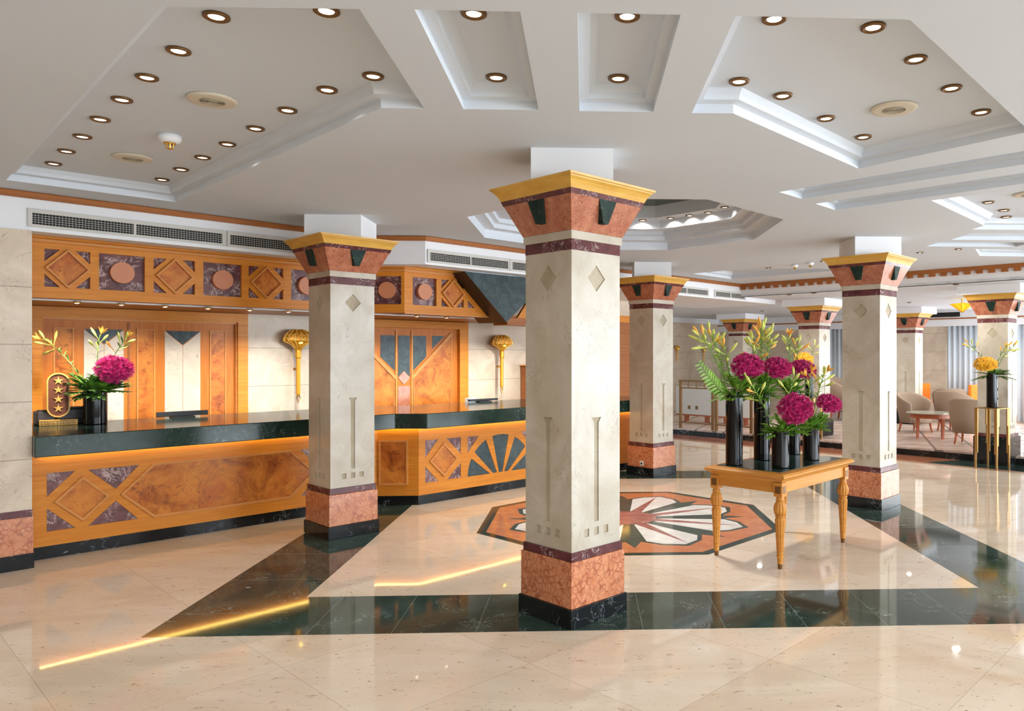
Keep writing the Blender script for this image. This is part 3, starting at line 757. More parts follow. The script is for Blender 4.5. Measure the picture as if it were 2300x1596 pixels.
# ------------------------------------------------------------------ downlights
dl = thing('downlight', 'x', 'ceiling light', (0, 0, 0), 0, 'recessed ceiling spotlights')
MB().lathe([(.030, -.001), (.052, -.001), (.052, -.009), (.045, -.013), (.038, -.012), (.0305, -.004)], seg=28).build('rim', M['brass_dark'], dl, True, world=False)
MB().lathe([(.001, -.0022), (.030, -.0022), (.030, -.006), (.001, -.0062)], seg=24).build('lamp', M['lamp'], dl, True, world=False)
first = [True]
def down(x, y, z, lab, sc=1):
    if first[0]: dl.location = (x, y, z); dl['label'] = lab; first[0] = False; return
    dup(dl, (x, y, z), 0, lab, scale=(sc, sc, sc))
ords = ['first', 'second', 'third', 'fourth', 'fifth', 'sixth', 'seventh', 'eighth', 'ninth', 'tenth']
L1 = [(-1.496, 3.115), (-1.835, 3.472), (-2.167, 3.812), (-2.49, 4.149), (-2.823, 4.498), (-3.158, 4.859), (-3.493, 5.213), (-3.813, 5.555)]
L2 = [(-1.031, 3.044), (-1.042, 3.746), (-1.334, 3.95), (-1.668, 4.289), (-1.996, 4.642), (-2.326, 4.992), (-2.656, 5.336), (-2.986, 5.687), (-3.309, 6.024)]
for i, p in enumerate(L1): down(*p, 3.03, 'recessed spotlight in the large left coffer, left row, %s from the front' % ords[i])
for i, p in enumerate(L2): down(*p, 3.03, 'recessed spotlight in the large left coffer, right row, %s from the front' % ords[i])
down(-.446, 3.042, 3.03, 'recessed spotlight at the front of the left narrow ceiling slot')
down(-.437, 3.737, 3.03, 'recessed spotlight at the rear of the left narrow ceiling slot')
down(.173, 3.039, 3.03, 'recessed spotlight at the front of the right narrow ceiling slot')
down(.168, 3.723, 3.03, 'recessed spotlight at the rear of the right narrow ceiling slot')
for i, p in enumerate([(.775, 3.037), (.776, 3.739), (1.05, 3.934), (1.401, 4.299), (1.756, 4.657)]): down(*p, 3.03, 'recessed spotlight in the large right coffer, left row, %s from the front' % ords[i])
for i, p in enumerate([(1.21, 3.097), (1.539, 3.423), (1.889, 3.785), (2.244, 4.152)]): down(*p, 3.03, 'recessed spotlight in the large right coffer, right row, %s from the front' % ords[i])
for i, p in enumerate([(3.631, 6.596), (3.979, 6.953), (4.193, 7.287)]): down(*p, 3.03, 'recessed spotlight in the coffer cut by the right picture edge, %s from the front' % ords[i])
for i, p in enumerate([(.674, 8.689), (.983, 8.547), (1.177, 8.377), (1.359, 8.196), (1.486, 7.896)]): down(*p, 3.222, 'recessed spotlight on the ledge of the octagonal recess, %s from the left' % ords[i], .85)
for i, p in enumerate([(2.384, 11.138), (2.663, 10.76), (3.216, 9.985)]): down(*p, 2.919 if i else 3.03, 'recessed spotlight in the ceiling behind the back column, %s from the left' % ords[i], .8)
for i, p in enumerate([(4.141, 9.09), (4.463, 8.774)]): down(*p, 2.919, 'recessed spotlight right of the right hall column, %s from the left' % ords[i], .8)
for i, p in enumerate([(3.535, 12.82), (3.848, 12.437), (4.19, 17.532), (6.432, 14.605), (5.491, 10.859)]): down(*p, 2.70, 'recessed spotlight in the low lounge ceiling, '+['left of the two behind the dentil cornice', 'right of the two behind the dentil cornice', 'farthest, near the far column', 'between the lounge columns', 'nearest, in front of the right edge column'][i], .85)

# ceiling speakers, smoke detectors
spk = thing('ceiling_speaker', 'round cream ceiling speaker in the left coffer, nearer one', 'ceiling speaker', (-2.007, 4.135, 3.03), 0, 'round ceiling speakers')
MB().lathe([(.001, -.014), (.105, -.014), (.120, -.012), (.128, -.001), (.001, -.0005)], seg=40).build('bezel', plain('cream_plastic', (216, 206, 186), .5), spk, True, world=False)
q = MB()
for r in (.012, .022, .032, .042, .052, .062): q.lathe([(r-.003, -.0145), (r-.003, -.0165), (r+.002, -.0165), (r+.002, -.0145)], seg=30)
q.build('grille_rings', plain('speaker_grille', (186, 176, 154), .6), spk, True, world=False)
dup(spk, (-3.149, 5.369, 3.03), 0, 'round cream ceiling speaker in the left coffer, farther one')
dup(spk, (1.725, 4.113, 3.03), 0, 'round cream ceiling speaker in the right coffer')
dup(spk, (3.80, 6.25, 3.03), 0, 'round cream ceiling speaker at the right picture edge')
sd = thing('smoke_detector', 'white domed smoke detector with brass prongs in the left coffer', 'smoke detector', (-2.600, 4.82, 3.03), 0, 'smoke detectors')
MB().lathe([(.066, -.001), (.066, -.028), (.052, -.045), (.040, -.05)], seg=28).build('housing', M['white'], sd, True, world=False)
MB().lathe([(.036, -.05), (.034, -.058)], seg=20).build('ring', M['brass'], sd, True, world=False)
q = MB()
for k in range(6): a = k*PI/3; q.tube([(.022*math.cos(a), .022*math.sin(a), -.056), (.018*math.cos(a), .018*math.sin(a), -.085)], .005, 6)
q.lathe([(.02, -.083), (.014, -.088)], seg=12); q.build('prongs', M['brass'], sd, world=False)
dup(sd, (2.953, 10.426, 2.919), 0, 'small smoke detector on the ceiling beside the right hall column, left one', scale=(.7, .7, .7))
dup(sd, (3.096, 10.166, 2.919), 0, 'small smoke detector on the ceiling touching the right hall column capital', scale=(.7, .7, .7))

# ------------------------------------------------------------------ wall sconces
sc0 = thing('wall_sconce', 'gilt shell-shaped wall sconce on the stone wall left of the left column', 'wall lamp', BW(4.04, 1.05), PI/4, 'gilt shell wall sconces')
q = MB()
# local: x along wall, -y towards room ; z from 0 (finial tip)
q.lathe([(.026, .60), (.030, .64), (.048, .68), (.088, .72), (.148, .750), (.186, .764), (.190, .785), (.176, .826), (.146, .862), (.10, .890), (.05, .905), (0.0001, .908)], cy=-.11, seg=32, sx=1, sy=.5)
q.build('shell', M['shell'], sc0, True, world=False)
q = MB()
for k in range(-3, 4):
    a = -PI/2+k*.42
    pts = []
    for r, z in [(.050, .68), (.090, .72), (.150, .750), (.190, .765), (.194, .785), (.180, .826), (.150, .862), (.104, .892), (.05, .907)]:
        pts.append((r*1.02*math.cos(a), -.11+r*.5*1.04*math.sin(a), z+.002))
    q.tube(pts, .0050, 6)
for k in range(-3, 3):
    a0 = -PI/2+k*.42
    q.tube([((.135+.04*math.sin(PI*j/6))*math.cos(a0+.42*j/6), -.11+(.135+.04*math.sin(PI*j/6))*.54*math.sin(a0+.42*j/6), .874-.04*math.sin(PI*j/6)) for j in range(7)], .0045, 6)
    q.tube([(.193*math.cos(a0+.42*j/6), -.11+.193*.52*math.sin(a0+.42*j/6), .770+.045*math.sin(PI*j/6)) for j in range(7)], .0045, 6)
q.build('filigree', M['gilt_pale'], sc0, True, world=False)
MB().lathe([(.024, .13), (.026, .14), (.026, .56), (.036, .575), (.036, .64), (.028, .66)], cy=-.11, seg=8).build('rod', M['sconce'], sc0, world=False)
q = MB()
for k in range(3): q.tube([(.012*math.cos(k*2.1), -.11+.012*math.sin(k*2.1), .132), (.022*math.cos(k*2.1), -.11+.022*math.sin(k*2.1), .08), (.006*math.cos(k*2.1), -.11+.006*math.sin(k*2.1), .03)], [.007, .005, .002], 6)
q.build('finial', M['brass'], sc0, world=False)
MB().box(-.012, .012, -.09, 0, .42, .45).build('bracket', M['brass'], sc0, world=False); MB().box(-.012, .012, -.09, 0, .76, .80).build('bracket', M['brass'], sc0, world=False)
MB().lathe([(.0001, .735), (.028, .745), (.036, .77), (.026, .80), (.0001, .812)], cx=.0, cy=-.175, seg=14, sy=.5).build('glow', M['warm'], sc0, True, world=False)
dup(sc0, BW(7.13, 1.045), PI/4, 'gilt shell-shaped wall sconce between the desk door and the front column')
dup(sc0, Frame(-12.8)(16.35, 1.42), PI/4, 'tiny gilt sconce on the far lounge wall beside the back column', scale=(.55, .55, .55))
dup(sc0, Frame(-12.8)(17.6, 1.42), PI/4, 'tiny gilt sconce on the far lounge wall behind the lilies', scale=(.5, .5, .5))

# ------------------------------------------------------------------ things on the counter
def fl_at(px, py, z):
    f = (z-HC)*F/(797.392-py); v = at(px, py, f); return Vector((v.x, v.y, z))
ST = 1.021
pl = fl_at(131, 954, ST)
pq = thing('star_plaque', 'brown oval plaque with four gold stars on a brass base on the counter', 'plaque', pl, PI/4-.12, None)
MB().box(-.14, .14, -.045, .045, 0, .05).build('base', M['gold'], pq, world=False, bevel=.003)
q = MB()
random.seed(3)
for r in range(2):
    x = -.13
    while x < .115:
        w = random.choice([.006, .01, .014]); q.box(x, x+w, -.047, -.045, .010+r*.02, .022+r*.02); x += w+random.choice([.004, .008])
q.build('engraving', M['brass_dark'], pq, world=False)
LF = Local(0)
ov = []
hw, zt0, zt1 = .086, .165, .385
for k in range(17): a = PI*k/16; ov.append((hw*math.cos(a), zt1+hw*math.sin(a)))
for k in range(17): a = PI+PI*k/16; ov.append((hw*math.cos(a), zt0-.01+hw*math.sin(a)))
MB().plate(LF, offset(ov, .012), (), -.012, .004, back=True).build('panel', M['plaque'], pq, world=False)
MB().plate(LF, ov, [offset(ov, .013)], -.016, .012, back=True).build('rim', M['gold'], pq, world=False, bevel=.003)
for k in range(4):
    zz = .150+k*.083; stp = []
    for j in range(10):
        a = PI/2+j*PI/5; r = .040 if j % 2 == 0 else .013; stp.append((r*math.cos(a), zz+r*math.sin(a)))
    MB().plate(LF, stp, (), .004, .009).build('star', M['gold'], pq, world=False)
def box_thing(name, lab, cat, loc, rz, parts):
    t = thing(name, lab, cat, loc, rz)
    for nm, dims, m, bv in parts: MB().box(*dims).build(nm, M[m], t, world=False, bevel=bv)
    return t
box_thing('printer', 'low dark brown printer behind the star plaque on the counter', 'printer', Frame(-8.42)(1.74, ST), PI/4,
    [('body', (-.16, .22, -.07, .1, 0, .14), 'printer', .012), ('lid', (-.15, .21, -.06, .09, .1405, .152), 'printer', .004), ('tray', (-.1, .15, -.085, -.071, .03, .05), 'blackp', .002)])
box_thing('card_terminal', 'dark brown payment terminal at the left end of the counter beside the wall pier', 'terminal', Frame(-8.40)(1.495, ST), PI/4,
    [('body', (-.07, .07, -.08, .08, 0, .125), 'printer', .01), ('screen', (-.05, .05, -.06, .03, .1252, .135), 'blackp', .003), ('keys', (-.04, .04, -.0815, -.0805, .02, .06), 'blackp', 0)])
def monitor(loc, lab, w, hh=.062):
    t = thing('monitor', lab, 'monitor', loc, PI/4, 'black monitors on the counter')
    MB().box(-w, w, -.02, .02, .014, hh).build('screen', M['blackp'], t, world=False, bevel=.004)
    MB().box(-w*.94, w*.94, .0205, .023, .018, hh-.004).build('bezel', M['dark'], t, world=False)
    MB().box(-.1, .1, -.06, .08, 0, .012).box(-.03, .03, -.012, .012, .011, .02).build('stand', M['blackp'], t, world=False)
    return t
monitor(Frame(-8.40)(2.63, ST), 'low black monitor edge on the counter in front of the stone door panel', .235)
monitor(Frame(-8.2)(6.26, ST), 'low black monitor edge on the counter right of the second desk door', .24, .04)
box_thing('paper_stack', 'small stack of white papers on the counter behind the black monitor', 'papers', Frame(-8.27)(6.10, ST), PI/4, [('sheets', (-.06, .06, -.04, .04, 0, .055), 'white', 0)])
# wooden cabinet glimpsed by the front column
bx = thing('side_cabinet', 'brown wooden cabinet edge on the wall just left of the front column', 'cabinet', BW(7.9, .9, .2), PI/4)
MB().box(-.32, .32, -.18, .18, -.9, .578).build('carcass', M['wood_dk'], bx, world=False, bevel=.004)
MB().box(-.33, .33, -.19, .19, .579, .6).build('cabinet_top', M['wood'], bx, world=False, bevel=.004)
MB().box(-.29, .29, -.184, -.181, -.8, .55).build('opening', M['dark'], bx, world=False)  # dark sheet on the solid front, paints the shade of a hollow

# ------------------------------------------------------------------ flower table
TC = Vector((1.682, 6.333, 0)); TA = math.radians(45.6)
tb = thing('flower_table', 'honey wood table with green marble top and carved fluted legs', 'table', TC, TA)
LX, LY = .545, .295
MB().box(-LX-.0, LX+.0, -LY-.0, LY+.0, .722, .746).build('marble_top', M['green'], tb, world=False, bevel=.003)
q = MB(); ro = [(-LX-.075, -LY-.075), (LX+.075, -LY-.075), (LX+.075, LY+.075), (-LX-.075, LY+.075)]
def rimring(o0, z0, o1, z1, o2=None):
    pass
levels = [(-.002, .742), (.03, .741), (.058, .736), (.074, .722), (.074, .712), (.060, .698), (.042, .690), (.03, .672), (.018, .668), (-.03, .668)]
v = []; f = []
for d, z in levels: v += [(-LX-d, -LY-d, z), (LX+d, -LY-d, z), (LX+d, LY+d, z), (-LX-d, LY+d, z)]
for i in range(len(levels)-1):
    for k in range(4): f.append((4*i+k, 4*i+(k+1) % 4, 4*i+4+(k+1) % 4, 4*i+4+k))
MB().add(v, f).build('moulded_edge', M['table'], tb, world=False)
MB().plate(up, rect(-LX-.022, LX+.022, -LY-.022, LY+.022), [rect(-LX+.005, LX-.005, -LY+.005, LY-.005)], .585, .672, back=True).build('apron', M['table'], tb, world=False, bevel=.002)
for sx in (-1, 1):
    for sy in (-1, 1):
        x, y = sx*(LX+.002), sy*(LY+.0)
        lg = MB().sqloft([(.036, .560), (.036, .667)], x, y)
        lg.lathe([(.026, .56), (.028, .548), (.033, .535), (.033, .528), (.027, .522)], x, y, 24)
        lg.lathe([(.028, .522), (.040, .505), (.050, .475), (.051, .455), (.045, .43), (.038, .418), (.034, .412)], x, y, 48, flute=.09, fn=12)
        lg.lathe([(.038, .412), (.038, .402), (.033, .398)], x, y, 24)
        lg.lathe([(.030, .398), (.040, .38), (.039, .36), (.024, .10)], x, y, 48, flute=.1, fn=10)
        lg.lathe([(.028, .10), (.028, .09), (.023, .085), (.021, .04)], x, y, 24)
        leg = lg.build('leg', M['table'], tb, world=False)
        MB().lathe([(.019, .04), (.0195, .038), (.016, .0)], x, y, 20).build('foot_cap', M['brass_dark'], leg, world=False)
        qq = MB()
        for ax in (0, 1):
            if ax == 0: qq.box(x-.024, x+.024, y+sy*.036, y+sy*.0385, .585, .64)
            else: qq.box(x+sx*.036, x+sx*.0385, y-.024, y+.024, .585, .64)
        qq.build('carved_rosette', M['brass_dark'], leg, world=False)

# ------------------------------------------------------------------ vases and flowers
def vase(loc, h, r, lab, grp='black cylinder vases'):
    t = thing('flower_vase', lab, 'vase', loc, 0, grp)
    MB().lathe([(r*.96, 0), (r, .004), (r, h), (r-.006, h), (r-.006, h-.12), (.0001, h-.121)], seg=40).build('body', M['vase'], t, True, world=False)
    for p in t.children[0].data.polygons: pass
    m = t.children[0].modifiers.new('edge', 'EDGE_SPLIT'); m.split_angle = .6
    MB().lathe([(.0001, h-.03), (r-.008, h-.03), (r-.008, h-.05), (.0001, h-.05)], seg=24).build('floral_foam', M['leaf_d'], t, world=False)
    return t
def bloom_mesh(seed, flat_=.52):
    random.seed(seed); q = MB(); n = 64
    for i in range(n):
        z = 1-(i+.5)/n*1.3; rr = math.sqrt(max(0, 1-z*z)); a = i*2.39996+random.uniform(-.15, .15)
        nrm = Vector((rr*math.cos(a), rr*math.sin(a), z)); j = random.uniform(.9, 1.08)
        c = Vector((nrm.x*j, nrm.y*j*.92, nrm.z*flat_*j))*.096
        u = nrm.orthogonal().normalized(); w = nrm.cross(u); nn = Vector((nrm.x, nrm.y, nrm.z*1.3+.15)).normalized()
        for k in range(24):
            an = k*2.39996; e = math.sqrt((k+.5)/24)*1.35
            d = ((u*math.cos(an)+w*math.sin(an))*math.sin(e)+nn*math.cos(e)).normalized()
            sd = d.cross(nn+Vector((.01, .02, 0))).normalized()*.0036; L = .030*random.uniform(.8, 1.2)
            b = c-nrm*.004
            q.add([b-sd*.5, b+d*L*.6-sd, b+d*L+nn*.003, b+d*L*.6+sd, b+sd*.5], [(0, 1, 2, 3, 4)])
    core = MB(); core.lathe([(.0001, -.02), (.06, -.018), (.080, .004), (.066, .024), (.036, .038), (.0001, .044)], seg=16)
    q.add(core.v, core.f)
    return q
BM = {}
def chrys(center, base, r, tilt, mat, lab, grp):
    t = thing('chrysanthemum', lab, 'flower', base, 0, grp)
    if mat not in BM:
        BM[mat] = bloom_mesh(11 if mat == 'bloom' else 12).build('bloom', M[mat], t, world=False); b = BM[mat]
    else:
        b = BM[mat].copy(); COL.objects.link(b); b.parent = t
    c = Vector(center)-Vector(base)
    b.location = c; k = r/.118; b.scale = (k*1.04, k, k*.96)
    b.rotation_euler = Vector(tilt).to_track_quat('Z', 'Y').to_euler()
    mid = c*.5+Vector((0, 0, .03))
    MB().tube([(0, 0, -.06), (mid.x, mid.y, mid.z), tuple(c-Vector(tilt).normalized()*.02)], .006, 7).build('stem', M['stem'], t, True, world=False)
    return t
def bez(a, b, c, n=9): return [a*(1-t)**2+b*2*t*(1-t)+c*t*t for t in [i/(n-1) for i in range(n)]]
def lily(base, tip, lab, seed, nb=6, sag=None, opened=0, dark=False, grp='lily stems', spread=1., lf=26):
    random.seed(seed); base = Vector(base); tip = Vector(tip)
    t = thing('lily_stem', lab, 'flower', base, 0, grp)
    c = tip-base; mid = c*.5+(Vector(sag) if sag else Vector((-c.x*.15, -c.y*.15, c.z*.12)))
    pts = bez(Vector((0, 0, -.06)), mid, c, 12)
    MB().tube(pts, [.0052-.0024*i/11 for i in range(12)], 6).build('stem', M['stem'], t, True, world=False)
    q = MB(); axis = (pts[-1]-pts[-4]).normalized()
    for i in range(lf):
        k = .3+.68*i/lf; j = min(10, int(k*11)); p = pts[j].lerp(pts[j+1], k*11-j)
        a = i*2.4; ax = (pts[j+1]-pts[j]).normalized(); u = ax.orthogonal().normalized(); w = ax.cross(u)
        q.leaf(p, u*math.cos(a)+w*math.sin(a)+ax*.8, random.uniform(.06, .105), .015, .25)
    q.build('leaves', M['leaf_d' if dark else 'leaf'], t, world=False)
    u = axis.orthogonal().normalized(); w = axis.cross(u)
    for i in range(nb):
        a = i*2.4+seed; k = (i+.5)/nb
        p0 = pts[-1]-axis*.17*k
        d = (u*math.cos(a)+w*math.sin(a))*(.3+1.1*k)*spread+axis*(1.15-.6*k)
        d.normalize(); L = random.uniform(.06, .092); p1 = p0+d*(.03+.05*k)
        if i < opened:
            bq = MB()
            for kk in range(6):
                an = kk*PI/3; uu = d.orthogonal().normalized(); ww = d.cross(uu)
                bq.leaf(p1, d+(uu*math.cos(an)+ww*math.sin(an))*.75, .075, .026, -.0, up=d, fold=.1)
            bq.tube([p0, p1], .0025, 5)
            bq.build('open_flower', M['bud_o'], t, True, world=False)
        else:
            bq = MB().tube([p0, p1, p1+d*L*.2, p1+d*L*.6, p1+d*L*.9, p1+d*L*1.08], [.002, .0035, .009, .0125, .008, .001], 8)
            bq.build('bud', M['bud_o'] if (random.random() < .25) else M['bud'], t, True, world=False)
    return t
def foliage(base, lab, seed, n=16, L=.15, dark=False, bias=(0, 0, 0), w=.034):
    random.seed(seed); t = thing('foliage_sprig', lab, 'foliage', base, 0, 'green leaf sprigs')
    q = MB()
    for i in range(int(n*1.7)):
        a = i*2.4+random.uniform(-.3, .3); el = random.uniform(-.1, 1.4)
        d = Vector((math.cos(a), math.sin(a), el))+Vector(bias); d.normalize(); l = L*random.uniform(.65, 1.15)
        b = Vector((math.cos(a)*.03, math.sin(a)*.03, -.01)); dr = .25
        q.leaf(b, d, l, w*random.uniform(.9, 1.3), dr, fold=.18)
        side0 = d.cross(Vector((0, 0, 1)))
        if side0.length < .1: continue
        side0.normalize()
        for s in (.3, .5, .68, .84):
            for sg in (-1, 1):
                p = b+d*l*s+Vector((0, 0, -1))*dr*l*s*s
                q.leaf(p, d*.9+side0*sg*.8, l*.40*(1.15-s*.5), w*.62, .25, segs=4)
    q.build('leaves', M['leaf_d' if dark else 'leaf'], t, world=False)
    MB().tube([(0, 0, -.05), (0, 0, 0)], .006, 6).build('stem', M['stem'], t, world=False)
    return t
def fern(base, tip, lab, seed, w=.05):
    base = Vector(base); tip = Vector(tip); t = thing('fern_frond', lab, 'foliage', base, 0, 'fern fronds')
    c = tip-base; pts = bez(Vector((0, 0, -.05)), c*.55+Vector((0, 0, -.06)), c, 16)
    MB().tube(pts, .003, 5).build('rib', M['stem'], t, world=False)
    q = MB()
    for j in range(3, 15):
        ax = (pts[j+1]-pts[j]).normalized()
        for sg in (-1, 1):
            side = ax.cross(Vector((.3, -.9, .2))).normalized()*sg
            q.leaf(pts[j], side+ax*.7, w*(1.5-abs(j-7)*.09), .016, .15, up=(0, -1, .3), segs=4)
    q.build('leaflets', M['leaf'], t, world=False); return t
CAMP = Vector((0, 0, HC))
TZ = .7465
vs = {'v1': (1.238, 6.16), 'v2': (1.535, 6.436), 'v3': (1.578, 5.985), 'v4': (1.905, 6.80), 'v5': (1.96, 6.42)}
vt = lambda k: Vector((vs[k][0], vs[k][1], TZ))
vase(vt('v1'), .588, .0705, 'tall black vase at the left end of the flower table')
vase(vt('v2'), .585, .0705, 'tall black vase second from the left on the flower table')
vase(vt('v3'), .305, .0705, 'short black vase at the front edge of the flower table')
vase(vt('v4'), .585, .0705, 'tall black vase at the rear of the flower table, behind the short ones')
vase(vt('v5'), .285, .0705, 'short black vase at the right end of the flower table')
m1, m2, m3, m4, m5 = [vt(k)+Vector((0, 0, h)) for k, h in (('v1', .56), ('v2', .56), ('v3', .28), ('v4', .56), ('v5', .26))]
G = 'magenta chrysanthemum heads'
toc = lambda p, up_=.5, side=0: ((CAMP-p).normalized()+Vector((side, 0, up_)))
p = at(1679, 823, 6.22); chrys(p, m1+Vector((.03, .02, 0)), .135, toc(p, .4, .25), 'bloom', 'magenta chrysanthemum at the upper left of the flower table', G)
p = at(1747, 826, 6.38); chrys(p, m2+Vector((.02, 0, 0)), .128, toc(p, 1.1, .35), 'bloom', 'magenta chrysanthemum in the middle of the upper row on the table', G)
p = at(1804, 829, 6.80); chrys(p, m4+Vector((.02, 0, 0)), .122, toc(p, 1.2, .5), 'bloom', 'magenta chrysanthemum at the upper right, below the yellow bloom', G)
p = at(1787, 917, 5.92); chrys(p, m3+Vector((.03, -.01, 0)), .138, toc(p, .1, 0), 'bloom', 'large magenta chrysanthemum hanging over the short front vase', G)
p = at(1862, 906, 6.36); chrys(p, m5+Vector((.03, 0, 0)), .112, toc(p, 1.1, .5), 'bloom', 'magenta chrysanthemum at the far right, in front of the right column', G)
lily(m1+Vector((-.03, 0, 0)), at(1572, 752, 6.1), 'lily stem leaning far left from the leftmost table vase', 1, 9, None, 0, lf=34)
lily(m1+Vector((.0, .03, 0)), at(1622, 775, 6.2), 'lily stem with an open orange flower left of the upper magenta heads', 2, 7, None, 1, lf=26)
lily(m2+Vector((0, .02, 0)), at(1710, 738, 6.43), 'tallest lily stem standing upright above the table vases', 3, 15, (0, 0, .02), 0, lf=60)
lily(m2+Vector((.03, 0, 0)), at(1728, 752, 6.5), 'lily stem just right of the tallest upright one', 61, 8, None, 0, lf=36)
lily(m1+Vector((-.04, .01, 0)), at(1592, 745, 6.2), 'second lily stem leaning left, just inside the outermost one', 62, 7, None, 0, lf=34)
lily(m4+Vector((.02, 0, 0)), at(1793, 772, 6.85), 'lily stem in front of the lounge column, right of the spread one', 63, 5, None, 0, lf=24)
lily(m2+Vector((-.03, .0, 0)), at(1690, 768, 6.40), 'lily stem just left of the tallest upright one', 13, 8, None, 0, lf=30)
lily(m4+Vector((-.02, 0, 0)), at(1772, 758, 6.8), 'lily stem with spread buds right of the tallest one', 4, 7, None, 1, lf=26)
lily(m5+Vector((0, .02, 0)), at(1853, 838, 6.5), 'lily stem at the right end rising beside the right column', 5, 7, None, 1, lf=28)
lily(m5+Vector((-.02, 0, 0)), at(1820, 838, 6.45), 'lily stem with a yellow star flower under the yellow bloom', 6, 4, None, 2, lf=18)
lily(m3+Vector((-.02, 0, 0)), at(1690, 868, 5.9), 'lily stem leaning left across the two tall vases', 7, 4, (.02, 0, 0), 0, lf=22)
lily(m3+Vector((.01, 0, 0)), at(1785, 845, 6.1), 'upright lily stem behind the large front magenta head', 8, 4, None, 0, lf=22)
lily(m2+Vector((0, -.03, 0)), at(1672, 848, 6.2), 'short lily stem with buds in front of the left magenta head', 9, 4, None, 0, lf=18)
fern(m1+Vector((-.02, 0, 0)), at(1568, 812, 6.0), 'fern frond arching left from the leftmost vase', 1, .062)
fern(m1+Vector((-.01, .01, 0)), at(1588, 835, 6.15), 'second fern frond below the arching one', 2, .07)
foliage(m1, 'bright leaves spilling over the leftmost table vase', 21, 18, .15, bias=(.0, 0, .1))
foliage(m2, 'leaves over the second tall table vase', 22, 22, .17)
foliage(m3, 'broad leaves fanning out of the short front vase', 23, 20, .16, bias=(-.15, 0, .0))
foliage(m4, 'leaves over the rear tall table vase', 24, 20, .16)
foliage(m5, 'leaves over the short right end table vase', 25, 20, .16, bias=(.1, 0, .1))
foliage(m1+Vector((.05, .02, .07)), 'tall bright leaves behind the left magenta head', 51, 16, .2, bias=(.2, 0, .5))
foliage(m2+Vector((.03, .03, .08)), 'tall leaves rising behind the middle magenta head', 52, 18, .2, bias=(.1, 0, .6))
foliage(m4+Vector((-.05, -.03, .05)), 'tall leaves left of the upper right magenta head', 53, 16, .18, bias=(0, 0, .4))
foliage(m5+Vector((.03, .0, .05)), 'light leaves rising under the far right magenta head', 54, 16, .17, bias=(.3, 0, .5))
foliage(m3+Vector((.06, .02, .03)), 'leaves between the two short vases under the large head', 55, 16, .17, bias=(.4, 0, .2))
foliage((m1+m2)/2+Vector((.0, -.03, .05)), 'dark feathery leaves between the two tall left vases', 26, 14, .17, True)
# counter vase
cv = fl_at(214, 951, ST); cv = Vector((cv.x, cv.y, ST))
vase(cv, .31, .094, 'black vase with flowers on the reception counter')
cm = cv+Vector((0, 0, .285)); fcv = 6.98
p = at(257, 829, fcv-.1); chrys(p, cm+Vector((.04, 0, 0)), .155, toc(p, .7, .3), 'bloom', 'magenta chrysanthemum on the reception counter', G)
lily(cm+Vector((-.03, 0, 0)), at(98, 762, fcv-.1), 'dark lily stem leaning left over the star plaque', 31, 7, None, 1, True)
lily(cm, at(224, 752, fcv), 'thin lily stem standing upright in the counter vase', 32, 5, None, 1, True, lf=10)
lily(cm+Vector((.02, 0, 0)), at(284, 760, fcv), 'lily stem leaning right behind the counter chrysanthemum', 33, 7, None, 1, True, lf=16)
foliage(cm, 'dark leaves around the mouth of the counter vase', 34, 24, .24, True, w=.05)
foliage(cm+Vector((-.03, 0, .04)), 'tall dark leaves left of the counter chrysanthemum', 36, 14, .24, True, (-.3, 0, .5), w=.045)
foliage(cm+Vector((.05, .02, .02)), 'lighter leaves to the right in the counter vase', 35, 12, .22, False, (.6, -.2, 0), w=.045)
# pedestals with vases
def pedestal(loc, rz, lab, first_=None):
    if first_: return dup(first_, loc, rz, lab)
    t = thing('brass_pedestal', lab, 'pedestal', loc, rz, 'brass pedestals')
    MB().box(-.175, .175, -.175, .175, .872, .885).build('plate_top', M['brass_sat'], t, world=False, bevel=.002)
    for sx in (-1, 1):
        for sy in (-1, 1):
            x, y = sx*.160, sy*.160
            q = MB().box(x-.012, x+.012, y-.012, y+.012, 0, .872)
            q.box(x-sx*.036, x-sx*.012, y-.010, y+.010, .34, .872).box(x-sx*.058, x-sx*.036, y-.009, y+.009, .62, .872)
            q.box(x-.010, x+.010, y-sy*.034, y-sy*.012, .22, .872)
            q.build('leg', M['brass_sat'], t, world=False, bevel=.0015)
    return t
pd1 = pedestal((5.97, 10.74, 0), PI/4-.25, 'stepped brass pedestal carrying the yellow flowers at the right edge')
pd2 = pedestal((4.05, 13.36, .0), PI/4, 'stepped brass pedestal glimpsed behind the table vases', pd1)
pv = Vector((5.97, 10.74, .886)); vase(pv, .50, .078, 'tall black vase on the right brass pedestal')
mo = pv+Vector((0, 0, .47)); fp = 10.98
YG = 'yellow chrysanthemum heads'
p = at(2213, 818, fp-.1); chrys(p, mo, .160, toc(p, 1.5, 0), 'bloom_y', 'yellow chrysanthemum on the right brass pedestal', YG)
lily(mo, at(2175, 772, fp), 'lily stem leaning left beside the yellow flower on the pedestal', 41, 6, None, 0, True, lf=14)
lily(mo, at(2262, 778, fp), 'lily stem leaning right beside the yellow flower on the pedestal', 42, 7, None, 0, True, lf=18)
lily(mo, at(2280, 775, fp), 'second lily stem at the far right edge of the pedestal bouquet', 43, 5, None, 0, True, lf=12)
foliage(mo, 'dark leaves under the yellow flower on the pedestal', 44, 16, .24, True, (.4, 0, 0), w=.05)
pv2 = Vector((4.05, 13.36, .886)); vase(pv2, .50, .078, 'black vase on the far brass pedestal behind the table flowers')
mo2 = pv2+Vector((0, 0, .47))
p = at(1805, 808, 13.4); chrys(p, mo2, .17, toc(p, .7, 0), 'bloom_y', 'orange-yellow chrysanthemum half hidden behind the upper right magenta head', YG)
lily(mo2, at(1830, 775, 13.4), 'dark lily stem against the lounge column behind the table flowers', 45, 5, None, 0, True, lf=16)

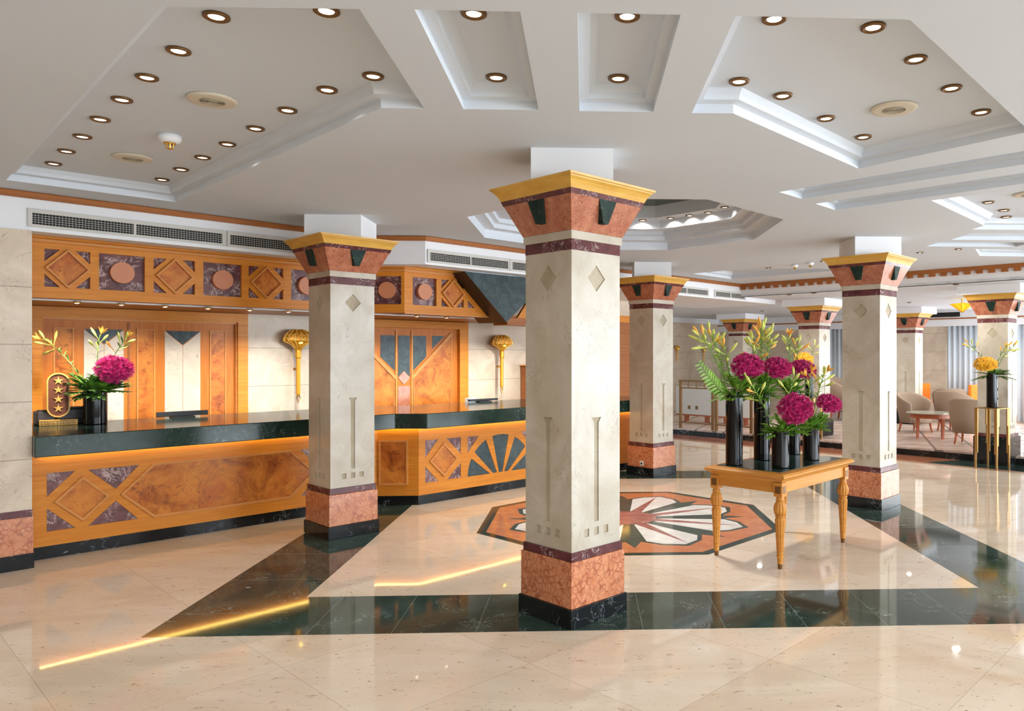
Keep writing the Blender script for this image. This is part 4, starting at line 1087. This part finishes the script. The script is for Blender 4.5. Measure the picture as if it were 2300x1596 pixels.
# ------------------------------------------------------------------ lounge furniture
def armchair():
    t = thing('tub_armchair', 'x', 'armchair', (0, 0, 0), 0, 'taupe tub armchairs')
    q = MB(); n = 26; v = []; f = []
    rings = []
    for i in range(n+1):
        a = math.radians(-118+236*i/n)  # 0 = back (+y)
        k = abs(a)/math.radians(118); top = .78-.20*max(0, (k-.25)/.75)**1.3; fl_ = .05*(1-k*.5)
        c, s = math.sin(a), math.cos(a)
        ring = []
        for r, z in ((.30, .20), (.335+fl_*.4, .45), (.345+fl_, top-.02), (.33+fl_, top), (.29+fl_*.9, top-.005), (.275+fl_*.6, top-.05), (.255, .42), (.25, .20)):
            ring.append((c*r, s*r*.95, z))
        rings.append(ring)
    m = len(rings[0])
    for r in rings: v += r
    for i in range(n):
        for k in range(m): f.append((i*m+k, i*m+(k+1) % m, (i+1)*m+(k+1) % m, (i+1)*m+k))
    f += [tuple(range(m)), tuple(n*m+k for k in reversed(range(m)))]
    q.add(v, f).build('shell_back', M['fabric'], t, True, world=False)
    q = MB().lathe([(.265, .19), (.285, .22), (.28, .30), (.262, .305), (.0001, .305)], cy=-.02, seg=28).build('seat_base', M['fabric'], t, True, world=False)
    MB().lathe([(.24, .306), (.252, .33), (.252, .38), (.235, .41), (.0001, .42)], cy=-.04, seg=28, sy=1.05).build('seat_cushion', M['fabric'], t, True, world=False)
    for sx in (-1, 1):
        for sy in (-1, 1):
            MB().tube([(sx*.19, sy*.19, .20), (sx*.20, sy*.2, .1), (sx*.215, sy*.22, 0)], [.024, .02, .014], 8).build('leg', M['redwood'], t, True, world=False)
    return t
ch = armchair(); PZ = .1301
spots = [((6.55, 14.58, PZ), .45, 'taupe tub armchair facing the camera behind the round coffee table', 1),
         ((6.64, 12.60, PZ), PI-.75, 'taupe tub armchair with its back to the camera, nearest the brass pedestal', 1),
         ((7.42, 14.75, PZ), PI-1.0, 'taupe tub armchair behind the one nearest the pedestal, right of the coffee table', 1.04),
         ((8.25, 16.6, PZ), PI-.4, 'dark shaded tub armchair far back beside the orange chair', 1.0),
         ((6.12, 17.3, PZ), .9, 'high tub armchair glimpsed between the right column and the curtain', 1.3)]
for i, (l, r, lb, k) in enumerate(spots):
    if i == 0: ch.location = l; ch.rotation_euler = (0, 0, r); ch['label'] = lb
    else: dup(ch, l, r, lb, scale=(k, k, k))
def orange(loc, rz, lab, first_=None):
    if first_: return dup(first_, loc, rz, lab)
    t = thing('orange_chair', lab, 'chair', loc, rz, 'orange chairs')
    MB().box(-.24, .24, .18, .26, .40, .86).build('backrest', M['orange'], t, world=False, bevel=.02)
    MB().box(-.24, .24, -.24, .18, .38, .46).build('seat', M['orange'], t, world=False, bevel=.02)
    for sx in (-1, 1):
        for sy in (-1, 1): MB().box(sx*.21-.018, sx*.21+.018, sy*.2-.018, sy*.2+.018, 0, .38).build('leg', M['redwood'], t, world=False)
    return t
oc = orange((7.9, 17.0, PZ), .2, 'orange chair between the far column and the shaded armchair')
orange((8.85, 16.2, PZ), .5, 'orange chair in front of the curtain, left of the right edge column', oc)
ct = thing('coffee_table', 'round glass-topped coffee table with reddish wooden legs in the lounge', 'table', (6.36, 13.55, PZ), 0)
MB().lathe([(.0001, .455), (.40, .455), (.41, .462), (.40, .472), (.0001, .472)], seg=40).build('glass_top', M['glass_top'], ct, world=False)
MB().lathe([(.33, .37), (.345, .372), (.345, .454), (.33, .454)], seg=32).build('apron', M['redwood'], ct, world=False)
for k in range(4):
    a = k*PI/2+.35; x, y = .30*math.cos(a), .30*math.sin(a)
    MB().sqloft([(.018, 0), (.026, .40)], x, y).build('leg', M['redwood'], ct, world=False)
# railings
RF = Frame(-12.5, -45)
def rail(s0, s1, lab):
    t = thing('brass_railing', lab, 'railing', RF((s0+s1)/2, .13), 0, 'brass railings on the lounge step')
    for s in (s0, s1): MB().fbox(RF, s-.025, s+.025, .13, 1.10, -.025, .025).build('post', M['brass_dark'], t, bevel=.003)
    MB().fbox(RF, s0-.03, s1+.03, 1.10, 1.135, -.03, .03).build('handrail', M['brass_dark'], t, bevel=.004)
    MB().fbox(RF, s0+.026, s1-.026, .955, .985, -.015, .015).build('middle_rail', M['brass_dark'], t)
    MB().fbox(RF, s0+.026, s1-.026, .235, .26, -.015, .015).build('bottom_rail', M['brass_dark'], t)
    n = 4
    for k in range(1, n): 
        s = s0+(s1-s0)*k/n; MB().fbox(RF, s-.01, s+.01, .986, 1.099, -.01, .01).build('baluster', M['brass_dark'], t)
    return t
rail(-9.65, -8.83, 'brass railing panel just right of the back column'); rail(-8.74, -7.92, 'brass railing panel behind the tall left vases')
rail(-3.02, -1.9, 'brass railing panel cut by the right picture edge')
# white low cabinets in the lounge
def wcab(s0, s1, lab):
    fr = Frame(-13.75, -45); t = thing('white_cabinet', lab, 'cabinet', fr((s0+s1)/2, .13), 0, 'white low cabinets in the lounge')
    MB().fbox(fr, s0, s1, .30, .93, -.2, .0).build('body', M['whiteboard'], t, bevel=.005)
    MB().fbox(fr, s0, s1, .27, .299, -.2, .0).build('plinth_rail', M['redwood'], t)
    for s in (s0+.2, s1-.25): MB().fbox(fr, s, s+.07, .13, .269, -.15, -.05).build('leg', M['redwood'], t)
    for s in (s0+.35, s0+.56): MB().fbox(fr, s, s+.065, .42, .50, .001, .008).build('socket_plate', M['grey'] if 0 else M['brass_dark'], t)
wcab(-10.75, -9.72, 'white low cabinet with sockets seen through the left railing panel'); wcab(-9.66, -8.7, 'white low cabinet seen behind the tall left vase')
# curtains with daylight behind
def curtain(s0, s1, lab, d=.06):
    q = MB(); v = []; f = []; n = int((s1-s0)/.02)
    for i in range(n+1):
        s = s0+(s1-s0)*i/n; dd = d+.03*math.sin(i*1.05)+.012*math.sin(i*.37)
        v += [LW(s, .16, dd), LW(s, 2.339, dd)]
    for i in range(n): f.append((2*i, 2*i+2, 2*i+3, 2*i+1))
    o = q.add(v, f).build('curtain', M['curtain'], None, True)
    m = o.modifiers.new('thick', 'SOLIDIFY'); m.thickness = .004
    return tag(o, lab, 'curtain', 'pale curtains along the lounge windows')
curtain(-9.75, -8.75, 'pale pleated curtain between the two lounge columns, left of the right hall column')
curtain(-6.25, -5.3, 'pale pleated curtain just left of the right edge column')
curtain(-4.75, -3.6, 'bright pale curtain right of the right edge column')
for i, (a, b) in enumerate(((-9.7, -8.7), (-6.2, -2.2), (0, 5))):
    o = MB().plate(LW, rect(a, b, .3, 2.3), [rect(a+.05, (a+b)/2-.02, .35, 2.25), rect((a+b)/2+.02, b-.05, .35, 2.25)], -.09, -.04, back=True).build('window_%d' % (i+11), M['white']); struct(o)
    c = LW((a+b)/2, 1.3, -.15); area('daylight', c, (-S5, -S5, 0), b-a-.1, 1.9, 45*(b-a), (.9, .96, 1))
for a, b in ((-7.75, -6.9), (-6.75, -5.95)):
    t = thing('air_vent', 'dark slatted vent on the far pelmet, %s one' % ('left' if a < -7 else 'right'), 'vent', LW((a+b)/2, 2.56, .12), 0, 'dark vents on the far pelmet')
    MB().fbox(LW, a, b, 2.555, 2.665, .121, .128).build('dark_duct_sheet', M['dark'], t)  # black sheet standing in for the shaded duct
    q = MB()
    for k in range(4): q.fbox(LW, a, b, 2.575+k*.024, 2.58+k*.024, .1285, .134)
    q.build('slats', plain('dark_slat', (70, 64, 58), .5) if a < -7 else bpy.data.materials['dark_slat'], t)
# star lamp
sl = thing('star_lamp', 'faceted amber glass ceiling lamp hanging beside the right edge column', 'ceiling lamp', at(2161, 682, 13.9), .3)
zt = sl.location.z
v = []; n = 8
for k in range(2*n):
    a = PI*k/n; r = .21 if k % 2 == 0 else .13; v.append((r*math.cos(a), r*math.sin(a), -.0 if k % 2 == 0 else -.03))
v += [(0, 0, -.16), (0, 0, .02)]
MB().add(v, [(k, (k+1) % 16, 16) for k in range(16)]+[((k+1) % 16, k, 17) for k in range(16)]).build('amber_star', M['amber'], sl, world=False)
q = MB()
for k in range(n): a = 2*PI*k/n; q.tube([(.212*math.cos(a), .212*math.sin(a), .001), (0, 0, -.163)], .004, 5)
q.build('brass_ribs', M['brass'], sl, world=False)
MB().tube([(0, 0, .02), (0, 0, 2.70-zt)], .012, 8).build('hanger', M['brass'], sl, world=False)

# ------------------------------------------------------------------ light
w = bpy.data.worlds.new('world'); SC.world = w; w.use_nodes = True
bg = w.node_tree.nodes['Background']; bg.inputs[0].default_value = (.80, .90, 1, 1); bg.inputs[1].default_value = 1.0
# output of the modelled downlights, plus added fill lamps without fixtures
def lamp(x, y, z, e, size=.5, col=(1, .97, .93)):
    area('downlight_and_fill', (x, y, z), (0, 0, -1), size, size, e, col, math.radians(150))
for x, y in [(.674, 8.689), (.983, 8.547), (1.177, 8.377), (1.359, 8.196), (1.486, 7.896)]: lamp(x, y, 3.205, .7, .04)
area('recess_fill', (DC[0], DC[1], 3.34), (0, 0, -1), .3, .3, 30, (1, .97, .93), math.radians(112))  # added lamp without a fixture, brightens the middle of the floor
for x, y in (L1[0], L1[3], L1[6], L2[2], L2[5], (1.56, 4.45), (1.72, 3.6), (-3.2, 1.2), (-1.2, 1.0), (1.0, 1.0), (3.0, 1.6), (3.4, 4.4), (4.6, 6.8)):
    area('downlight_fill_beam', (x, y, 3.02 if y > 2.8 and x < 2.6 else 2.915), (0, 0, -1), .07, .07, 4.2 if y < 2.5 else ((1.4 if y < 4 else 2.4) if x < 0 else 2.2), (1, .98, .95), math.radians(125))  # coffer downlights, plus added floor fill where no fixture is modelled
for s_ in (1.62, 2.3, 3.06, 3.8, 4.86, 5.6, 6.4, 7.2):
    x, y, z = Frame(-7.98)(s_, 2.10); area('canopy_lamp', (x, y, z), (-.38, .38, -1), .1, .1, 6.5, (1, .96, .9), math.radians(100))
for q_ in [(3.535, 12.82), (3.848, 12.437), (4.19, 17.532), (6.432, 14.605), (5.491, 10.859), (5.6, 16.5), (8.2, 13.5), (3.6, 15.3), (8.2, 15.6)]:
    lamp(q_[0], q_[1], 2.69, 13, .1)  # lounge downlights; the last spots have none, added to brighten the lounge
vs_ = SC.view_settings; vs_.view_transform = 'Standard'; vs_.look = 'None'; vs_.gamma = 1; vs_.use_curve_mapping = False; vs_.exposure = 0.6
SC.cycles.max_bounces = 7; SC.cycles.diffuse_bounces = 4; SC.cycles.glossy_bounces = 4; SC.cycles.adaptive_threshold = .02
SC.cycles.sample_clamp_indirect = 6
